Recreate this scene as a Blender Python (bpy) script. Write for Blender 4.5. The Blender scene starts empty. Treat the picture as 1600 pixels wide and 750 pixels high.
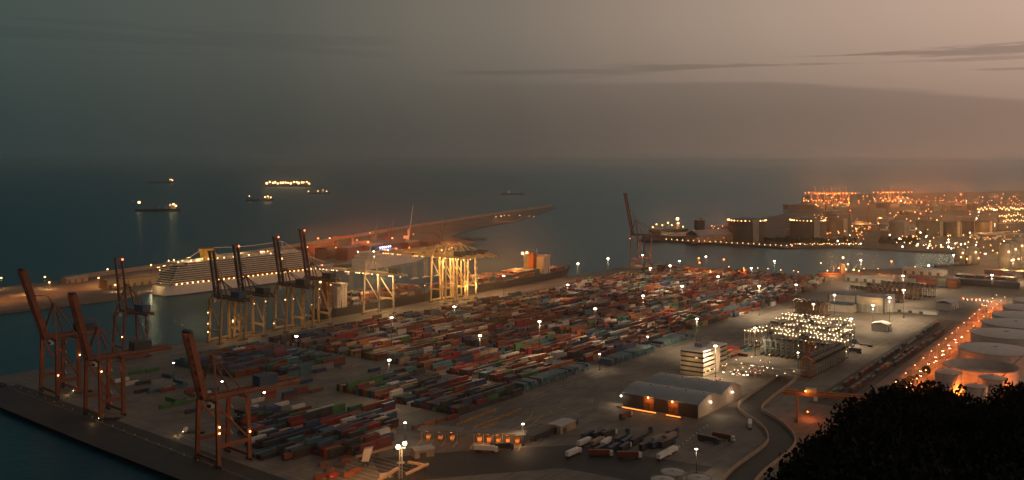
import bpy, math, random
from mathutils import Vector, Matrix
R = random.Random(7)
PI = math.pi
rad = math.radians
sc = bpy.context.scene
COL = sc.collection

# ------------------------------------------------------------------ camera
F = 1500.0 / 1600.0
cd = bpy.data.cameras.new("camera"); cam = bpy.data.objects.new("camera", cd); COL.objects.link(cam)
cam.location = (0, 0, 180); cam.rotation_euler = (PI / 2, 0, 0)
cd.sensor_width = 36; cd.lens = 36 * F
cd.shift_y = -125.0 / 1600.0
cd.clip_start = 1; cd.clip_end = 90000
sc.camera = cam

# ------------------------------------------------------------------ exposure
sc.view_settings.view_transform = 'Standard'; sc.view_settings.look = 'None'
sc.view_settings.exposure = 0; sc.view_settings.gamma = 1
sc.view_settings.use_curve_mapping = False
sc.render.engine = 'CYCLES'
sc.cycles.use_denoising = True
sc.cycles.max_bounces = 4; sc.cycles.diffuse_bounces = 2; sc.cycles.glossy_bounces = 2
sc.cycles.volume_bounces = 1; sc.cycles.transparent_max_bounces = 8
sc.cycles.sample_clamp_indirect = 1.5
sc.cycles.caustics_reflective = False; sc.cycles.caustics_refractive = False


# ------------------------------------------------------------------ node helper
class NT:
    def __init__(s, tree): s.t = tree; s.n = tree.nodes; s.l = tree.links
    def new(s, typ, **kw):
        n = s.n.new(typ)
        for k, v in kw.items(): setattr(n, k, v)
        return n
    def put(s, sock, v):
        if hasattr(v, 'is_output') or isinstance(v, bpy.types.NodeSocket): s.l.new(v, sock)
        else: sock.default_value = v
    def m(s, op, a, b=0.0, c=0.0, clamp=False):
        n = s.n.new('ShaderNodeMath'); n.operation = op; n.use_clamp = clamp
        s.put(n.inputs[0], a); s.put(n.inputs[1], b); s.put(n.inputs[2], c)
        return n.outputs[0]
    def mr(s, v, a, b, c=0.0, d=1.0, smooth=True):
        n = s.n.new('ShaderNodeMapRange'); n.interpolation_type = 'SMOOTHSTEP' if smooth else 'LINEAR'
        for i, q in enumerate((v, a, b, c, d)): s.put(n.inputs[i], q)
        return n.outputs[0]
    def mix(s, f, a, b, mode='MIX'):
        n = s.n.new('ShaderNodeMix'); n.data_type = 'RGBA'; n.blend_type = mode
        s.put(n.inputs[0], f); s.put(n.inputs[6], a); s.put(n.inputs[7], b)
        return n.outputs[2]
    def ramp(s, f, stops, interp='EASE'):
        n = s.n.new('ShaderNodeValToRGB'); r = n.color_ramp; r.interpolation = interp
        while len(r.elements) < len(stops): r.elements.new(0.5)
        for e, (p, c) in zip(r.elements, stops): e.position = p; e.color = (*c, 1)
        s.put(n.inputs[0], f); return n.outputs[0]
    def noise(s, vec, scale, detail=3, rough=.55):
        n = s.n.new('ShaderNodeTexNoise'); n.inputs['Scale'].default_value = scale
        n.inputs['Detail'].default_value = detail; n.inputs['Roughness'].default_value = rough
        s.l.new(vec, n.inputs['Vector']); return n.outputs[0]


def lin(*c):
    return tuple((v / 255 / 12.92) if v / 255 <= .04045 else ((v / 255 + .055) / 1.055) ** 2.4 for v in c)


# ------------------------------------------------------------------ sky
HAZE = 8e-5; HAZE_G = .94; HAZE_C = (.88, .93, .94)
SUN_EL, SUN_AZ = 2.0, 78.0           # glow of the setting sun, off to the right
w = bpy.data.worlds.new("World"); sc.world = w; w.use_nodes = True
T = NT(w.node_tree); T.n.clear()
out = T.new('ShaderNodeOutputWorld')
geo = T.new('ShaderNodeTexCoord')
sep = T.new('ShaderNodeSeparateXYZ'); T.l.new(geo.outputs['Generated'], sep.inputs[0])
az = T.m('ARCTAN2', sep.outputs[0], sep.outputs[1])
el = sep.outputs[2]
comb = T.new('ShaderNodeCombineXYZ'); T.put(comb.inputs[0], T.m('MULTIPLY', az, 3.2)); T.put(comb.inputs[1], T.m('MULTIPLY', el, 46.0))
nz = T.noise(comb.outputs[0], 1.0, 5, .55)
comb2 = T.new('ShaderNodeCombineXYZ'); T.put(comb2.inputs[0], T.m('MULTIPLY', az, 5.0)); T.put(comb2.inputs[1], T.m('MULTIPLY', el, 150.0))
nz2 = T.noise(comb2.outputs[0], 1.0, 5, .6)
azn = T.mr(az, -1.6, 1.6, 0, 1, smooth=False)
P = lambda a: (a + 1.6) / 3.2
low = T.ramp(azn, [(P(-1.5), lin(44, 58, 60)), (P(-.5), lin(50, 63, 62)), (P(-.25), lin(66, 68, 63)), (P(0), lin(88, 82, 74)), (P(.27), lin(122, 104, 91)),
                   (P(.5), lin(146, 118, 101)), (P(1.3), lin(165, 128, 104))], 'LINEAR')
high = T.ramp(azn, [(P(-1.5), lin(44, 64, 68)), (P(-.5), lin(70, 81, 77)), (P(-.25), lin(88, 90, 83)), (P(0), lin(126, 116, 104)), (P(.27), lin(172, 149, 132)),
                    (P(.5), lin(198, 168, 149)), (P(1.3), lin(200, 166, 142))], 'LINEAR')
zen = T.ramp(azn, [(0, lin(34, 54, 62)), (.5, lin(76, 82, 83)), (1, lin(140, 122, 108))], 'LINEAR')
base = T.mix(T.mr(el, 0.0, .16), low, high)
base = T.mix(T.mr(el, .22, .8), base, zen)
# long grey cloud bank, its ragged top edge low in the sky, plus thin streaks above it
edge = T.m('SUBTRACT', .0815, T.m('MULTIPLY', T.m('MAXIMUM', T.m('SUBTRACT', az, .26), 0.0), .107))
edge = T.m('ADD', edge, T.m('ADD', T.m('MULTIPLY', T.m('SUBTRACT', nz, .5), .014), T.m('MULTIPLY', T.m('SUBTRACT', nz2, .5), .005)))
bank = T.mr(T.m('SUBTRACT', edge, el), -.001, .005)
bank = T.m('MULTIPLY', bank, T.mr(az, -.22, .30, .0, .42))
bank = T.m('MULTIPLY', bank, T.mr(el, .0, .055, .15, 1))
def streak(a0, a1, e0, th, s_):
    c_ = T.m('ABSOLUTE', T.m('SUBTRACT', T.m('ADD', el, T.m('MULTIPLY', T.m('SUBTRACT', nz, .5), .008)), e0))
    t_ = T.m('MULTIPLY', T.mr(nz2, .36, .68, .05, 1.6), th)
    f = T.mr(T.m('DIVIDE', c_, t_), 1.15, .45)
    win = T.m('MULTIPLY', T.mr(az, a0, a0 + .09), T.mr(az, a1, a1 - .05))
    return T.m('MULTIPLY', T.m('MULTIPLY', f, win), s_)
dark = bank
for q in ((.26, .75, .1025, .0042, .62), (.40, .75, .0850, .0030, .5), (.07, .36, .0950, .0046, .45), (-.10, .16, .0900, .0036, .3), (-.62, -.10, .118, .014, .13), (.34, .75, .0945, .0016, .4)):
    dark = T.m('MAXIMUM', dark, streak(*q))
cloudc = T.mix(.55, base, T.mix(T.mr(az, -.4, .5), (*lin(38, 47, 48), 1), (*lin(100, 88, 80), 1)))
skyc = T.mix(dark, base, T.mix(1.0, cloudc, (.78, .78, .80, 1), 'MULTIPLY'))
bg1 = T.new('ShaderNodeBackground'); T.l.new(skyc, bg1.inputs[0]); bg1.inputs[1].default_value = .97
nis = T.new('ShaderNodeTexSky', sky_type='NISHITA'); nis.sun_disc = False
nis.sun_elevation = rad(SUN_EL); nis.sun_rotation = rad(SUN_AZ); nis.air_density = 1.5; nis.dust_density = 3
bg2 = T.new('ShaderNodeBackground'); T.l.new(nis.outputs[0], bg2.inputs[0]); bg2.inputs[1].default_value = .002
add = T.new('ShaderNodeAddShader'); T.l.new(bg1.outputs[0], add.inputs[0]); T.l.new(bg2.outputs[0], add.inputs[1])
T.l.new(add.outputs[0], out.inputs[0])

sd = bpy.data.lights.new("sun", 'SUN'); sd.energy = .06; sd.angle = rad(20); sd.color = (1, .68, .45)
sun = bpy.data.objects.new("sun", sd); COL.objects.link(sun)
sdir = Vector((math.sin(rad(SUN_AZ)) * math.cos(rad(6)), math.cos(rad(SUN_AZ)) * math.cos(rad(6)), math.sin(rad(6))))
sun.rotation_euler = sdir.to_track_quat('Z', 'Y').to_euler()


# ------------------------------------------------------------------ frames of reference
U = Vector((.6, .8, 0)); V = Vector((.8, -.6, 0)); O = Vector((-434, 750, 0))
YU = math.atan2(.8, .6); YV = math.atan2(-.6, .8)
def W(a, b, z=3.0):                       # port grid: a along the long quay, b across it
    p = O + U * a + V * b; p.z = z; return p
def G(x, y, z=3.0):                       # where a sight line meets the level z
    Y = (180 - z) * 1500.0 / (y - 250.0); return Vector(((x - 800) * Y / 1500.0, Y, z))
def AB(p): d = Vector((p.x, p.y, 0)) - O; return d.dot(U), d.dot(V)


# ------------------------------------------------------------------ mesh builder
class MB:
    def __init__(s): s.v = []; s.f = []; s.mi = []; s.sm = []
    def face(s, idx, mat=0, smooth=False): s.f.append(idx); s.mi.append(mat); s.sm.append(smooth)
    def box(s, c, d, rz=0.0, mat=0, bottom=True):
        i = len(s.v); x, y, z = d[0] / 2, d[1] / 2, d[2] / 2; ca, sa = math.cos(rz), math.sin(rz)
        for dz in (-z, z):
            for dx, dy in ((-x, -y), (x, -y), (x, y), (-x, y)):
                s.v.append((c[0] + dx * ca - dy * sa, c[1] + dx * sa + dy * ca, c[2] + dz))
        q = [(4, 5, 6, 7), (0, 1, 5, 4), (1, 2, 6, 5), (2, 3, 7, 6), (3, 0, 4, 7)]
        if bottom: q.append((3, 2, 1, 0))
        for t in q: s.face([i + k for k in t], mat)
        return s
    def beam(s, p, q, w_=1.0, h=None, mat=0):
        p, q = Vector(p), Vector(q); h = h or w_
        d = (q - p).normalized(); up = Vector((0, 0, 1))
        if abs(d.z) > .98: up = Vector((1, 0, 0))
        sx = d.cross(up).normalized() * (w_ / 2); sy = sx.normalized().cross(d) * (h / 2)
        i = len(s.v)
        for o in (p, q):
            for e, g in ((-1, -1), (1, -1), (1, 1), (-1, 1)): s.v.append(tuple(o + sx * e + sy * g))
        for t in ((0, 1, 5, 4), (1, 2, 6, 5), (2, 3, 7, 6), (3, 0, 4, 7), (3, 2, 1, 0), (4, 5, 6, 7)): s.face([i + k for k in t], mat)
        return s
    def cyl(s, c, r, h, n=16, mat=0, r2=None, cap=True, capmat=None):
        r2 = r if r2 is None else r2; i = len(s.v)
        for k in range(n):
            a = 2 * PI * k / n; s.v.append((c[0] + r * math.cos(a), c[1] + r * math.sin(a), c[2]))
        for k in range(n):
            a = 2 * PI * k / n; s.v.append((c[0] + r2 * math.cos(a), c[1] + r2 * math.sin(a), c[2] + h))
        for k in range(n): s.face([i + k, i + (k + 1) % n, i + n + (k + 1) % n, i + n + k], mat, n > 7)
        if cap:
            s.face([i + n + k for k in range(n)], mat if capmat is None else capmat)
            s.face([i + n - 1 - k for k in range(n)], mat)
        return s
    def ball(s, c, r, mat=0, sq=1.0, n=8, m=5):
        i = len(s.v); s.v.append((c[0], c[1], c[2] - r * sq))
        for j in range(1, m):
            t = PI * j / m
            for k in range(n):
                a = 2 * PI * k / n
                s.v.append((c[0] + r * math.sin(t) * math.cos(a), c[1] + r * math.sin(t) * math.sin(a), c[2] - r * sq * math.cos(t)))
        s.v.append((c[0], c[1], c[2] + r * sq)); e = len(s.v) - 1
        for k in range(n):
            k2 = (k + 1) % n
            s.face([i, i + 1 + k2, i + 1 + k], mat, True); s.face([e, e - n + k, e - n + k2], mat, True)
            for j in range(m - 2):
                b = i + 1 + j * n; s.face([b + k, b + k2, b + n + k2, b + n + k], mat, True)
        return s
    def prism(s, poly, z0, z1, mat=0, top=None, taper=None):
        i = len(s.v); n = len(poly)
        for x, y in poly: s.v.append((x, y, z0))
        for k, (x, y) in enumerate(taper or poly): s.v.append((x, y, z1))
        for k in range(n): s.face([i + k, i + (k + 1) % n, i + n + (k + 1) % n, i + n + k], mat)
        s.face([i + n + k for k in range(n)], mat if top is None else top); s.face([i + n - 1 - k for k in range(n)], mat)
        return s
    def loft(s, rings, mat=0, cap=True, smooth=False):
        i = len(s.v); n = len(rings[0])
        for r in rings: s.v += [tuple(p) for p in r]
        for j in range(len(rings) - 1):
            for k in range(n):
                k2 = (k + 1) % n; b = i + j * n
                s.face([b + k, b + k2, b + n + k2, b + n + k], mat, smooth)
        if cap:
            s.face([i + n - 1 - k for k in range(n)], mat); b = i + (len(rings) - 1) * n; s.face([b + k for k in range(n)], mat)
        return s
    def mesh(s, name, mats):
        me = bpy.data.meshes.new(name); me.from_pydata(s.v, [], s.f)
        for m_ in (mats if isinstance(mats, (list, tuple)) else [mats]): me.materials.append(m_)
        me.polygons.foreach_set('material_index', s.mi); me.polygons.foreach_set('use_smooth', s.sm); me.update()
        return me
    def build(s, name, mats, parent=None, loc=None, rz=0.0):
        return inst(name, s.mesh(name, mats), parent, loc, rz)


def inst(name, me, parent=None, loc=None, rz=0.0, scale=None):
    o = bpy.data.objects.new(name, me); COL.objects.link(o)
    if parent is not None: o.parent = parent
    if loc is not None: o.location = loc
    o.rotation_euler = (0, 0, rz)
    if scale: o.scale = scale if not isinstance(scale, (int, float)) else (scale,) * 3
    return o
def empty(name, loc, rz=0.0, scale=1.0):
    o = inst(name, None, None, loc, rz); o.scale = (scale,) * 3; o.empty_display_size = 1; return o
def tag(o, label, cat, group=None):
    o['label'] = label; o['category'] = cat
    if group: o['group'] = group
    return o
def struct(o, kind='structure'): o['kind'] = kind; return o
KIDS = {}
def kids(o):
    k = o.name
    if k not in KIDS: KIDS[k] = [(c, [g for g in c.children]) for c in o.children]
    return KIDS[k]
def copy_tree(o, loc, rz, scale=None):
    c = o.copy(); COL.objects.link(c); c.location = loc; c.rotation_euler = (0, 0, rz)
    if scale: c.scale = scale if not isinstance(scale, (int, float)) else (scale,) * 3
    for ch, gs in kids(o):
        d = ch.copy(); COL.objects.link(d); d.parent = c
        for g in gs:
            e = g.copy(); COL.objects.link(e); e.parent = d
    return c
ORD = "first second third fourth fifth sixth seventh eighth ninth tenth eleventh twelfth thirteenth fourteenth fifteenth sixteenth seventeenth eighteenth nineteenth twentieth".split()
TENS = {2: ("twenty", "twentieth"), 3: ("thirty", "thirtieth"), 4: ("forty", "fortieth"), 5: ("fifty", "fiftieth"), 6: ("sixty", "sixtieth")}
def nth(i):
    if i < 20: return ORD[i]
    t_, u_ = divmod(i + 1, 10)
    return TENS[t_][1] if u_ == 0 else TENS[t_][0] + "-" + ORD[u_ - 1]


# ------------------------------------------------------------------ materials
MATS = {}
def mat(name, c, rough=.6, var=.25, scale=.15, metal=0.0):
    if name in MATS: return MATS[name]
    m_ = bpy.data.materials.new(name); m_.use_nodes = True; t = NT(m_.node_tree)
    b = t.n['Principled BSDF']; g = t.new('ShaderNodeNewGeometry')
    n1 = t.noise(g.outputs['Position'], scale, 4); n2 = t.noise(g.outputs['Position'], scale * 9, 3)
    f = t.m('ADD', t.m('MULTIPLY', n1, .6), t.m('MULTIPLY', n2, .4))
    lo = tuple(v * (1 - var) for v in c); hi = tuple(min(1, v * (1 + var)) for v in c)
    t.l.new(t.ramp(f, [(.3, lo), (.7, hi)], 'LINEAR'), b.inputs['Base Color'])
    b.inputs['Roughness'].default_value = rough; b.inputs['Metallic'].default_value = metal
    MATS[name] = m_; return m_
def glow(name, c, s_, sample=False):
    if name in MATS: return MATS[name]
    m_ = bpy.data.materials.new(name); m_.use_nodes = True; b = m_.node_tree.nodes['Principled BSDF']
    b.inputs['Base Color'].default_value = (*c, 1); b.inputs['Emission Color'].default_value = (*c, 1); b.inputs['Emission Strength'].default_value = s_
    if not sample: m_.cycles.emission_sampling = 'NONE'
    MATS[name] = m_; return m_

steel_red = mat('crane_red_paint', (.20, .062, .027), .55, .45)
steel_brown = mat('crane_brown_paint', (.16, .09, .05), .5)
steel_yellow = mat('crane_yellow_paint', (.55, .39, .17), .5)
steel_ochre = mat('crane_ochre_legs', (.36, .23, .10), .5)
girder_dark = mat('crane_dark_girder', (.12, .075, .05), .5)
steel_cream = mat('crane_cream_paint', (.55, .46, .32), .5)
carrier_grey = mat('carrier_grey_paint', (.20, .24, .24), .5)
carrier_white = mat('carrier_white_paint', (.42, .39, .34), .5)
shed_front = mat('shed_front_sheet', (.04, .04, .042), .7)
canopy_roof = mat('canopy_roof_sheet', (.20, .18, .155), .7)
steel_grey = mat('galvanised_steel', (.28, .28, .27), .45)
steel_dark = mat('dark_steel', (.045, .045, .05), .5)
steel_blue = mat('blue_paint', (.03, .07, .14), .5)
orange_paint = mat('orange_paint', (.45, .14, .03), .5)
white_paint = mat('white_paint', (.72, .70, .66), .5, .12)
concrete = mat('concrete', (.30, .28, .25), .8)
concrete_pale = mat('pale_concrete', (.45, .42, .37), .8)
brick = mat('brick_red_wall', (.24, .11, .07), .8)
roof_metal = mat('grey_roof_sheet', (.27, .30, .32), .5, .2)
roof_pale = mat('pale_roof_sheet', (.42, .41, .39), .5, .15)
dark_wall = mat('dark_cladding', (.07, .07, .07), .6)
tan_wall = mat('tan_wall', (.36, .27, .19), .8)
tyre = mat('tyre_rubber', (.02, .02, .02), .9)
glass_dark = mat('dark_glass', (.02, .025, .03), .1, .1)
hull_dark = mat('dark_hull_paint', (.035, .035, .04), .5)
hull_red = mat('red_boot_paint', (.22, .04, .03), .6)
hull_white = mat('white_hull_paint', (.62, .60, .57), .45, .1)
funnel_yellow = mat('funnel_yellow', (.75, .48, .06), .5)
tank_white = mat('tank_white_paint', (.55, .52, .48), .55, .18)
tank_roof = mat('tank_roof_plate', (.50, .47, .44), .55, .2)
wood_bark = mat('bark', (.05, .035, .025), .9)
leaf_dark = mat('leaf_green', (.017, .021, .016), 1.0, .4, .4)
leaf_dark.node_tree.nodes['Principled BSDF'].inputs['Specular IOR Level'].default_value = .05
leaf_far = mat('far_leaf_green', (.035, .042, .022), .7, .4, .3)
WHITE = (1.0, .69, .40); WARM = (1.0, .55, .20); AMBER = (1.0, .34, .07); REDC = (1.0, .12, .05); COOL = (.75, .82, 1.0)
g_white = glow('floodlight_white', (1.0, .80, .58), 22)
g_warm = glow('lamp_warm', (1.0, .50, .18), 8)
g_amber = glow('lamp_amber', (1.0, .28, .055), 5)
g_red = glow('lamp_red', (1.0, .15, .07), 7)
g_blue = glow('lamp_blue', (.45, .5, 1.0), 14)
g_head = glow('headlight_white', (1.0, .85, .6), 14)
g_strip = glow('strip_light', (1.0, .70, .36), 6)
g_door = mat('shed_door_panel', (.20, .08, .035), .6)
g_booth = glow('lit_booth_glass', (1.0, .30, .06), .35)
g_carrier = glow('carrier_lamp', (1.0, .70, .40), 10)
g_window = glow('lit_cabin_glass', (1.0, .66, .32), 2.0)

def ground_mat(name, c1, c2, c3, rough=.75, ang=YU, streak=.5):
    m_ = bpy.data.materials.new(name); m_.use_nodes = True; t = NT(m_.node_tree); b = t.n['Principled BSDF']
    g = t.new('ShaderNodeNewGeometry')
    mp = t.new('ShaderNodeMapping'); mp.inputs['Rotation'].default_value = (0, 0, -ang); t.l.new(g.outputs['Position'], mp.inputs['Vector'])
    mp2 = t.new('ShaderNodeMapping'); mp2.inputs['Scale'].default_value = (.06, 1, 1); t.l.new(mp.outputs[0], mp2.inputs['Vector'])
    big = t.noise(g.outputs['Position'], .012, 5, .6); med = t.noise(g.outputs['Position'], .09, 5, .65)
    st = t.noise(mp2.outputs[0], .45, 4, .6); fine = t.noise(g.outputs['Position'], 1.3, 3, .6)
    f = t.m('ADD', t.m('MULTIPLY', big, .38), t.m('ADD', t.m('MULTIPLY', med, .32), t.m('MULTIPLY', fine, .3)))
    col = t.ramp(f, [(.41, c1), (.5, c2), (.6, c3)], 'LINEAR')
    col = t.mix(t.m('MULTIPLY', t.mr(st, .5, .68), streak), col, (*[v * .5 for v in c1], 1))
    # patched slabs
    br = t.new('ShaderNodeTexBrick'); br.inputs['Scale'].default_value = .03; br.inputs['Mortar Size'].default_value = .006
    br.inputs['Color1'].default_value = (1, 1, 1, 1); br.inputs['Color2'].default_value = (.78, .78, .78, 1); br.inputs['Mortar'].default_value = (.55, .55, .55, 1)
    t.l.new(mp.outputs[0], br.inputs['Vector'])
    col = t.mix(.7, col, br.outputs[0], 'MULTIPLY')
    t.l.new(col, b.inputs['Base Color']); b.inputs['Roughness'].default_value = rough
    return m_
yard_ground = ground_mat('yard_asphalt', (.115, .103, .088), (.175, .158, .132), (.245, .22, .18))
pen_ground = ground_mat('pier_concrete', (.13, .098, .07), (.19, .142, .10), (.26, .195, .135), .8, math.atan2(.94, .345))
far_ground = ground_mat('far_shore_ground', (.05, .045, .035), (.10, .085, .065), (.17, .14, .11), .85)
asphalt = ground_mat('road_asphalt', (.022, .021, .02), (.034, .032, .03), (.05, .047, .044), .7, YU, .2)
road_tan = ground_mat('worn_road', (.13, .10, .08), (.19, .145, .11), (.24, .19, .15), .8)
line_white = mat('road_paint', (.36, .33, .28), .7, .3, .4)
line_yellow = mat('yellow_road_paint', (.50, .30, .06), .7, .3, .4)

# ------------------------------------------------------------------ setting: water, land, hill
wm = bpy.data.materials.new('sea_water'); wm.use_nodes = True; t = NT(wm.node_tree); b = t.n['Principled BSDF']
g = t.new('ShaderNodeNewGeometry')

nh = t.m('ADD', t.m('MULTIPLY', t.noise(g.outputs['Position'], .09, 4, .6), 1.0), t.m('MULTIPLY', t.noise(g.outputs['Position'], .55, 3, .6), .35))
bp = t.new('ShaderNodeBump'); bp.inputs['Strength'].default_value = .8; bp.inputs['Distance'].default_value = 2.2
t.l.new(nh, bp.inputs['Height'])
t.n.remove(b); df = t.new('ShaderNodeBsdfDiffuse'); df.inputs[0].default_value = (.0003, .042, .072, 1)
gl = t.new('ShaderNodeBsdfAnisotropic'); gl.inputs['Color'].default_value = (.62, .90, 1.0, 1); gl.inputs['Roughness'].default_value = .22
fr = t.new('ShaderNodeFresnel'); fr.inputs[0].default_value = 1.33; mx = t.new('ShaderNodeMixShader')
t.l.new(bp.outputs[0], gl.inputs['Normal']); t.l.new(bp.outputs[0], fr.inputs['Normal'])
t.l.new(t.m('MINIMUM', fr.outputs[0], .33), mx.inputs[0]); t.l.new(df.outputs[0], mx.inputs[1]); t.l.new(gl.outputs[0], mx.inputs[2])
t.l.new(mx.outputs[0], t.n['Material Output'].inputs['Surface'])
mb = MB(); mb.v = [(-42000, -1500, 0), (42000, -1500, 0), (42000, 60000, 0), (-42000, 60000, 0)]; mb.face([0, 1, 2, 3])
struct(mb.build('sea', wm))

def land(name, pts, z0, z1, mats):
    import bmesh
    bm = bmesh.new(); top = [bm.verts.new((p[0], p[1], z1)) for p in pts]
    f = bm.faces.new(top)
    if f.normal.z < 0: f.normal_flip()
    f.normal_update()
    ret = bmesh.ops.extrude_face_region(bm, geom=[f])
    for v in [e for e in ret['geom'] if isinstance(e, bmesh.types.BMVert)]: v.co.z = z1
    for v in top: v.co.z = z0
    bmesh.ops.recalc_face_normals(bm, faces=bm.faces)
    bmesh.ops.triangulate(bm, faces=[q for q in bm.faces if len(q.verts) > 4])
    me = bpy.data.meshes.new(name); bm.to_mesh(me); bm.free()
    me.materials.append(mats); return struct(inst(name, me))

def xy(p): return (p.x, p.y)
land('terminal_ground', [xy(W(30, -10)), xy(W(1090, -10)), xy(W(1120, 40)), xy(W(1112, 290)), xy(G(1300, 430)), xy(G(1335, 421)), xy(G(1480, 417)), xy(G(1512, 408)), xy(G(1530, 396)),
     (1500, 1900), (2600, 2300), (2600, 200), (700, 120), (300, -80), (-150, -80), (-40, 330), xy(W(-24, 520)), xy(W(-2, 320))], -6, 3, yard_ground)
land('pier_ground', [xy(G(x, y)) for x, y in ((-160, 507), (0, 487), (184, 465), (222, 457), (330, 443), (480, 421), (560, 409), (640, 399), (700, 387), (745, 379),
     (700, 369), (735, 357), (805, 345), (868, 324), (862, 320.5), (640, 354), (490, 380), (240, 418), (100, 437), (0, 449), (-160, 472))], -6, 3, pen_ground)
land('mole_ground', [xy(G(x, y, 2)) for x, y in ((690, 371.5), (758, 374), (762, 372.6), (700, 369.6))], -4, 2, far_ground)
land('far_shore_ground', [xy(G(x, y)) for x, y in ((998, 374.5), (1040, 376), (1170, 383), (1225, 387), (1330, 386), (1420, 391.5), (1470, 393), (1527, 395))] +
     [(1490, 1896), (5000, 3000), (9000, 7000), xy(G(1900, 297)), xy(G(1600, 298)), xy(G(1400, 302)), xy(G(1345, 303)), xy(G(1255, 306)), xy(G(1252, 316)), xy(G(1290, 321)), xy(G(1240, 331)), xy(G(1135, 352)), xy(G(1040, 367)), xy(G(1000, 373))], -5, 3, far_ground)

def sst(x, a, b_): x = min(1, max(0, (x - a) / (b_ - a))); return x * x * (3 - 2 * x)
def hill_h(X, Y):
    z = 166 - .5 * Y - .06 * max(0, -X) - .0
    z += 30 * sst(X, 14, 52) * math.exp(-((Y - 95) / 62) ** 2)
    z += 3 * math.sin(X * .11 + 1) * math.sin(Y * .09)
    return max(-2, min(z, 164))
mb = MB(); NX, NY = 60, 60
for j in range(NY + 1):
    for i in range(NX + 1):
        X = -150 + 500 * i / NX; Y = -60 + 470 * j / NY; mb.v.append((X, Y, hill_h(X, Y)))
for j in range(NY):
    for i in range(NX):
        q = j * (NX + 1) + i; mb.face([q, q + 1, q + NX + 2, q + NX + 1], 0, True)
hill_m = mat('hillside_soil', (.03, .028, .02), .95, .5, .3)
struct(mb.build('hillside', hill_m))

def strip(name, pts, width, z, m_, closed=False):
    mb = MB(); n = len(pts); P2 = [Vector((p[0], p[1], 0)) for p in pts]
    for i, p in enumerate(P2):
        d = (P2[min(i + 1, n - 1)] - P2[max(i - 1, 0)]).normalized(); s_ = Vector((d.y, -d.x, 0)) * width / 2
        mb.v += [(p.x - s_.x, p.y - s_.y, z), (p.x + s_.x, p.y + s_.y, z)]
    for i in range(n - 1): mb.face([2 * i, 2 * i + 1, 2 * i + 3, 2 * i + 2])
    return struct(mb.build(name, m_))

# roads and markings on the terminal
strip('quay_road', [W(14, 30), W(8, 110), W(-1, 240), W(-9, 400)], 38, 3.006, asphalt)
strip('access_road', [W(-10, 612), W(300, 605), W(510, 594), W(960, 569), W(1010, 566)], 17, 3.008, road_tan)
strip('gate_road', [W(52, 408), W(95, 440), W(140, 480), W(150, 560)], 46, 3.006, asphalt)
mb = MB()
for k in range(30):
    for b_ in (391, 396): mb.box(W(255 + 26 * k, b_ - 14, 3.03), (16, .35, .02), YU)
for k in range(9): mb.box(W(30 + 5 * k, 402, 3.03), (.5, 40, .02), YU)
for a0 in (5, 24): mb.beam(W(28 - a0 * .1 + a0 - 8, 20, 3.03), W(a0 - 9, 400, 3.03), .28, .03)
for b0 in (4, 22): mb.beam(W(60, b0, 3.03), W(1080, b0, 3.03), .5, .03)
for k in range(14): mb.box(W(250 + 55 * k, 372, 3.03), (22, .4, .02), YU + rad(R.uniform(-8, 8)))
for k in range(10):
    p = G(720 + 22 * k, 676 - 2 * k, 3.03); mb.box((p.x, p.y, 3.03), (14, .5, .02), YU)
struct(mb.build('lane_markings', line_white))
mb = MB()
def arc_px(pts, wd=.6):
    for p, q in zip(pts, pts[1:]): mb.beam(G(*p, 3.035), G(*q, 3.035), wd, .03)
arc_px([(800, 672), (815, 664), (828, 652), (832, 645)]); arc_px([(805, 680), (835, 660), (850, 648)])
arc_px([(858, 640), (862, 646), (880, 650), (905, 646)]); arc_px([(872, 636), (905, 648)])
struct(mb.build('curved_markings', line_yellow))

# ------------------------------------------------------------------ lamps
def point(c, power, p, parent=None, r=1.0):
    l = bpy.data.lights.new('lamp_glow', 'POINT'); l.energy = power; l.color = c; l.shadow_soft_size = r
    o = bpy.data.objects.new('lamp_glow', l); COL.objects.link(o)
    if parent is not None: o.parent = parent
    o.location = p; return o

PW = 17000.0
def mast(p, h, label, cat='floodlight', glowm=None, colr=WHITE, power=1.0, hr=1.5, group='floodlight masts over the yard', name='floodlight_mast', light=True, sq=.42, spot=True):
    o = empty(name, p); tag(o, label, cat, group)
    MB().cyl((0, 0, 0), .26, h, 8, r2=.10).box((0, 0, .4), (1.6, 1.6, .8)).build('pole', steel_dark, o)
    mb = MB(); mb.cyl((0, 0, h - .2), hr * .5, .35, 12); mb.build('lamp_crown', steel_dark, o)
    mb = MB(); mb.ball((0, 0, h - .2 - hr * sq), hr, sq=sq, n=10, m=6); mb.build('lamp_head', glowm or g_white, o)
    if light and not spot: point(colr, PW * power, (-1.0, -1.3, h - 1.5), o)
    elif light:
        l = bpy.data.lights.new('lamp_glow', 'SPOT'); l.energy = PW * power; l.color = colr; l.shadow_soft_size = .6; l.spot_size = rad(158); l.spot_blend = .5
        e = bpy.data.objects.new('lamp_glow', l); COL.objects.link(e); e.parent = o; e.location = (-1.0, -1.3, h - 1.0 - hr * sq * 2)
    return o

# ------------------------------------------------------------------ container yard
CL, CW, CH = 12.19, 2.44, 2.59
PAL = dict(navy=((.028, .050, .11), 'navy blue'), teal=((.045, .135, .165), 'teal'), rust=((.17, .042, .02), 'rust red'), maroon=((.16, .022, .022), 'maroon'),
           white=((.56, .52, .46), 'off white'), grey=((.20, .20, .19), 'grey'), green=((.05, .15, .05), 'green'), orange=((.34, .105, .028), 'orange'),
           brown=((.17, .075, .04), 'brown'), black=((.035, .035, .038), 'charcoal'), tan=((.38, .27, .16), 'tan'), red=((.30, .025, .022), 'bright red'))
KEYS = list(PAL)
cmat = [mat('container_paint_' + k, PAL[k][0], .55, .3, .25) for k in KEYS]
cdark = mat('container_shadow_gap', (.03, .03, .03), .8)

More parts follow.
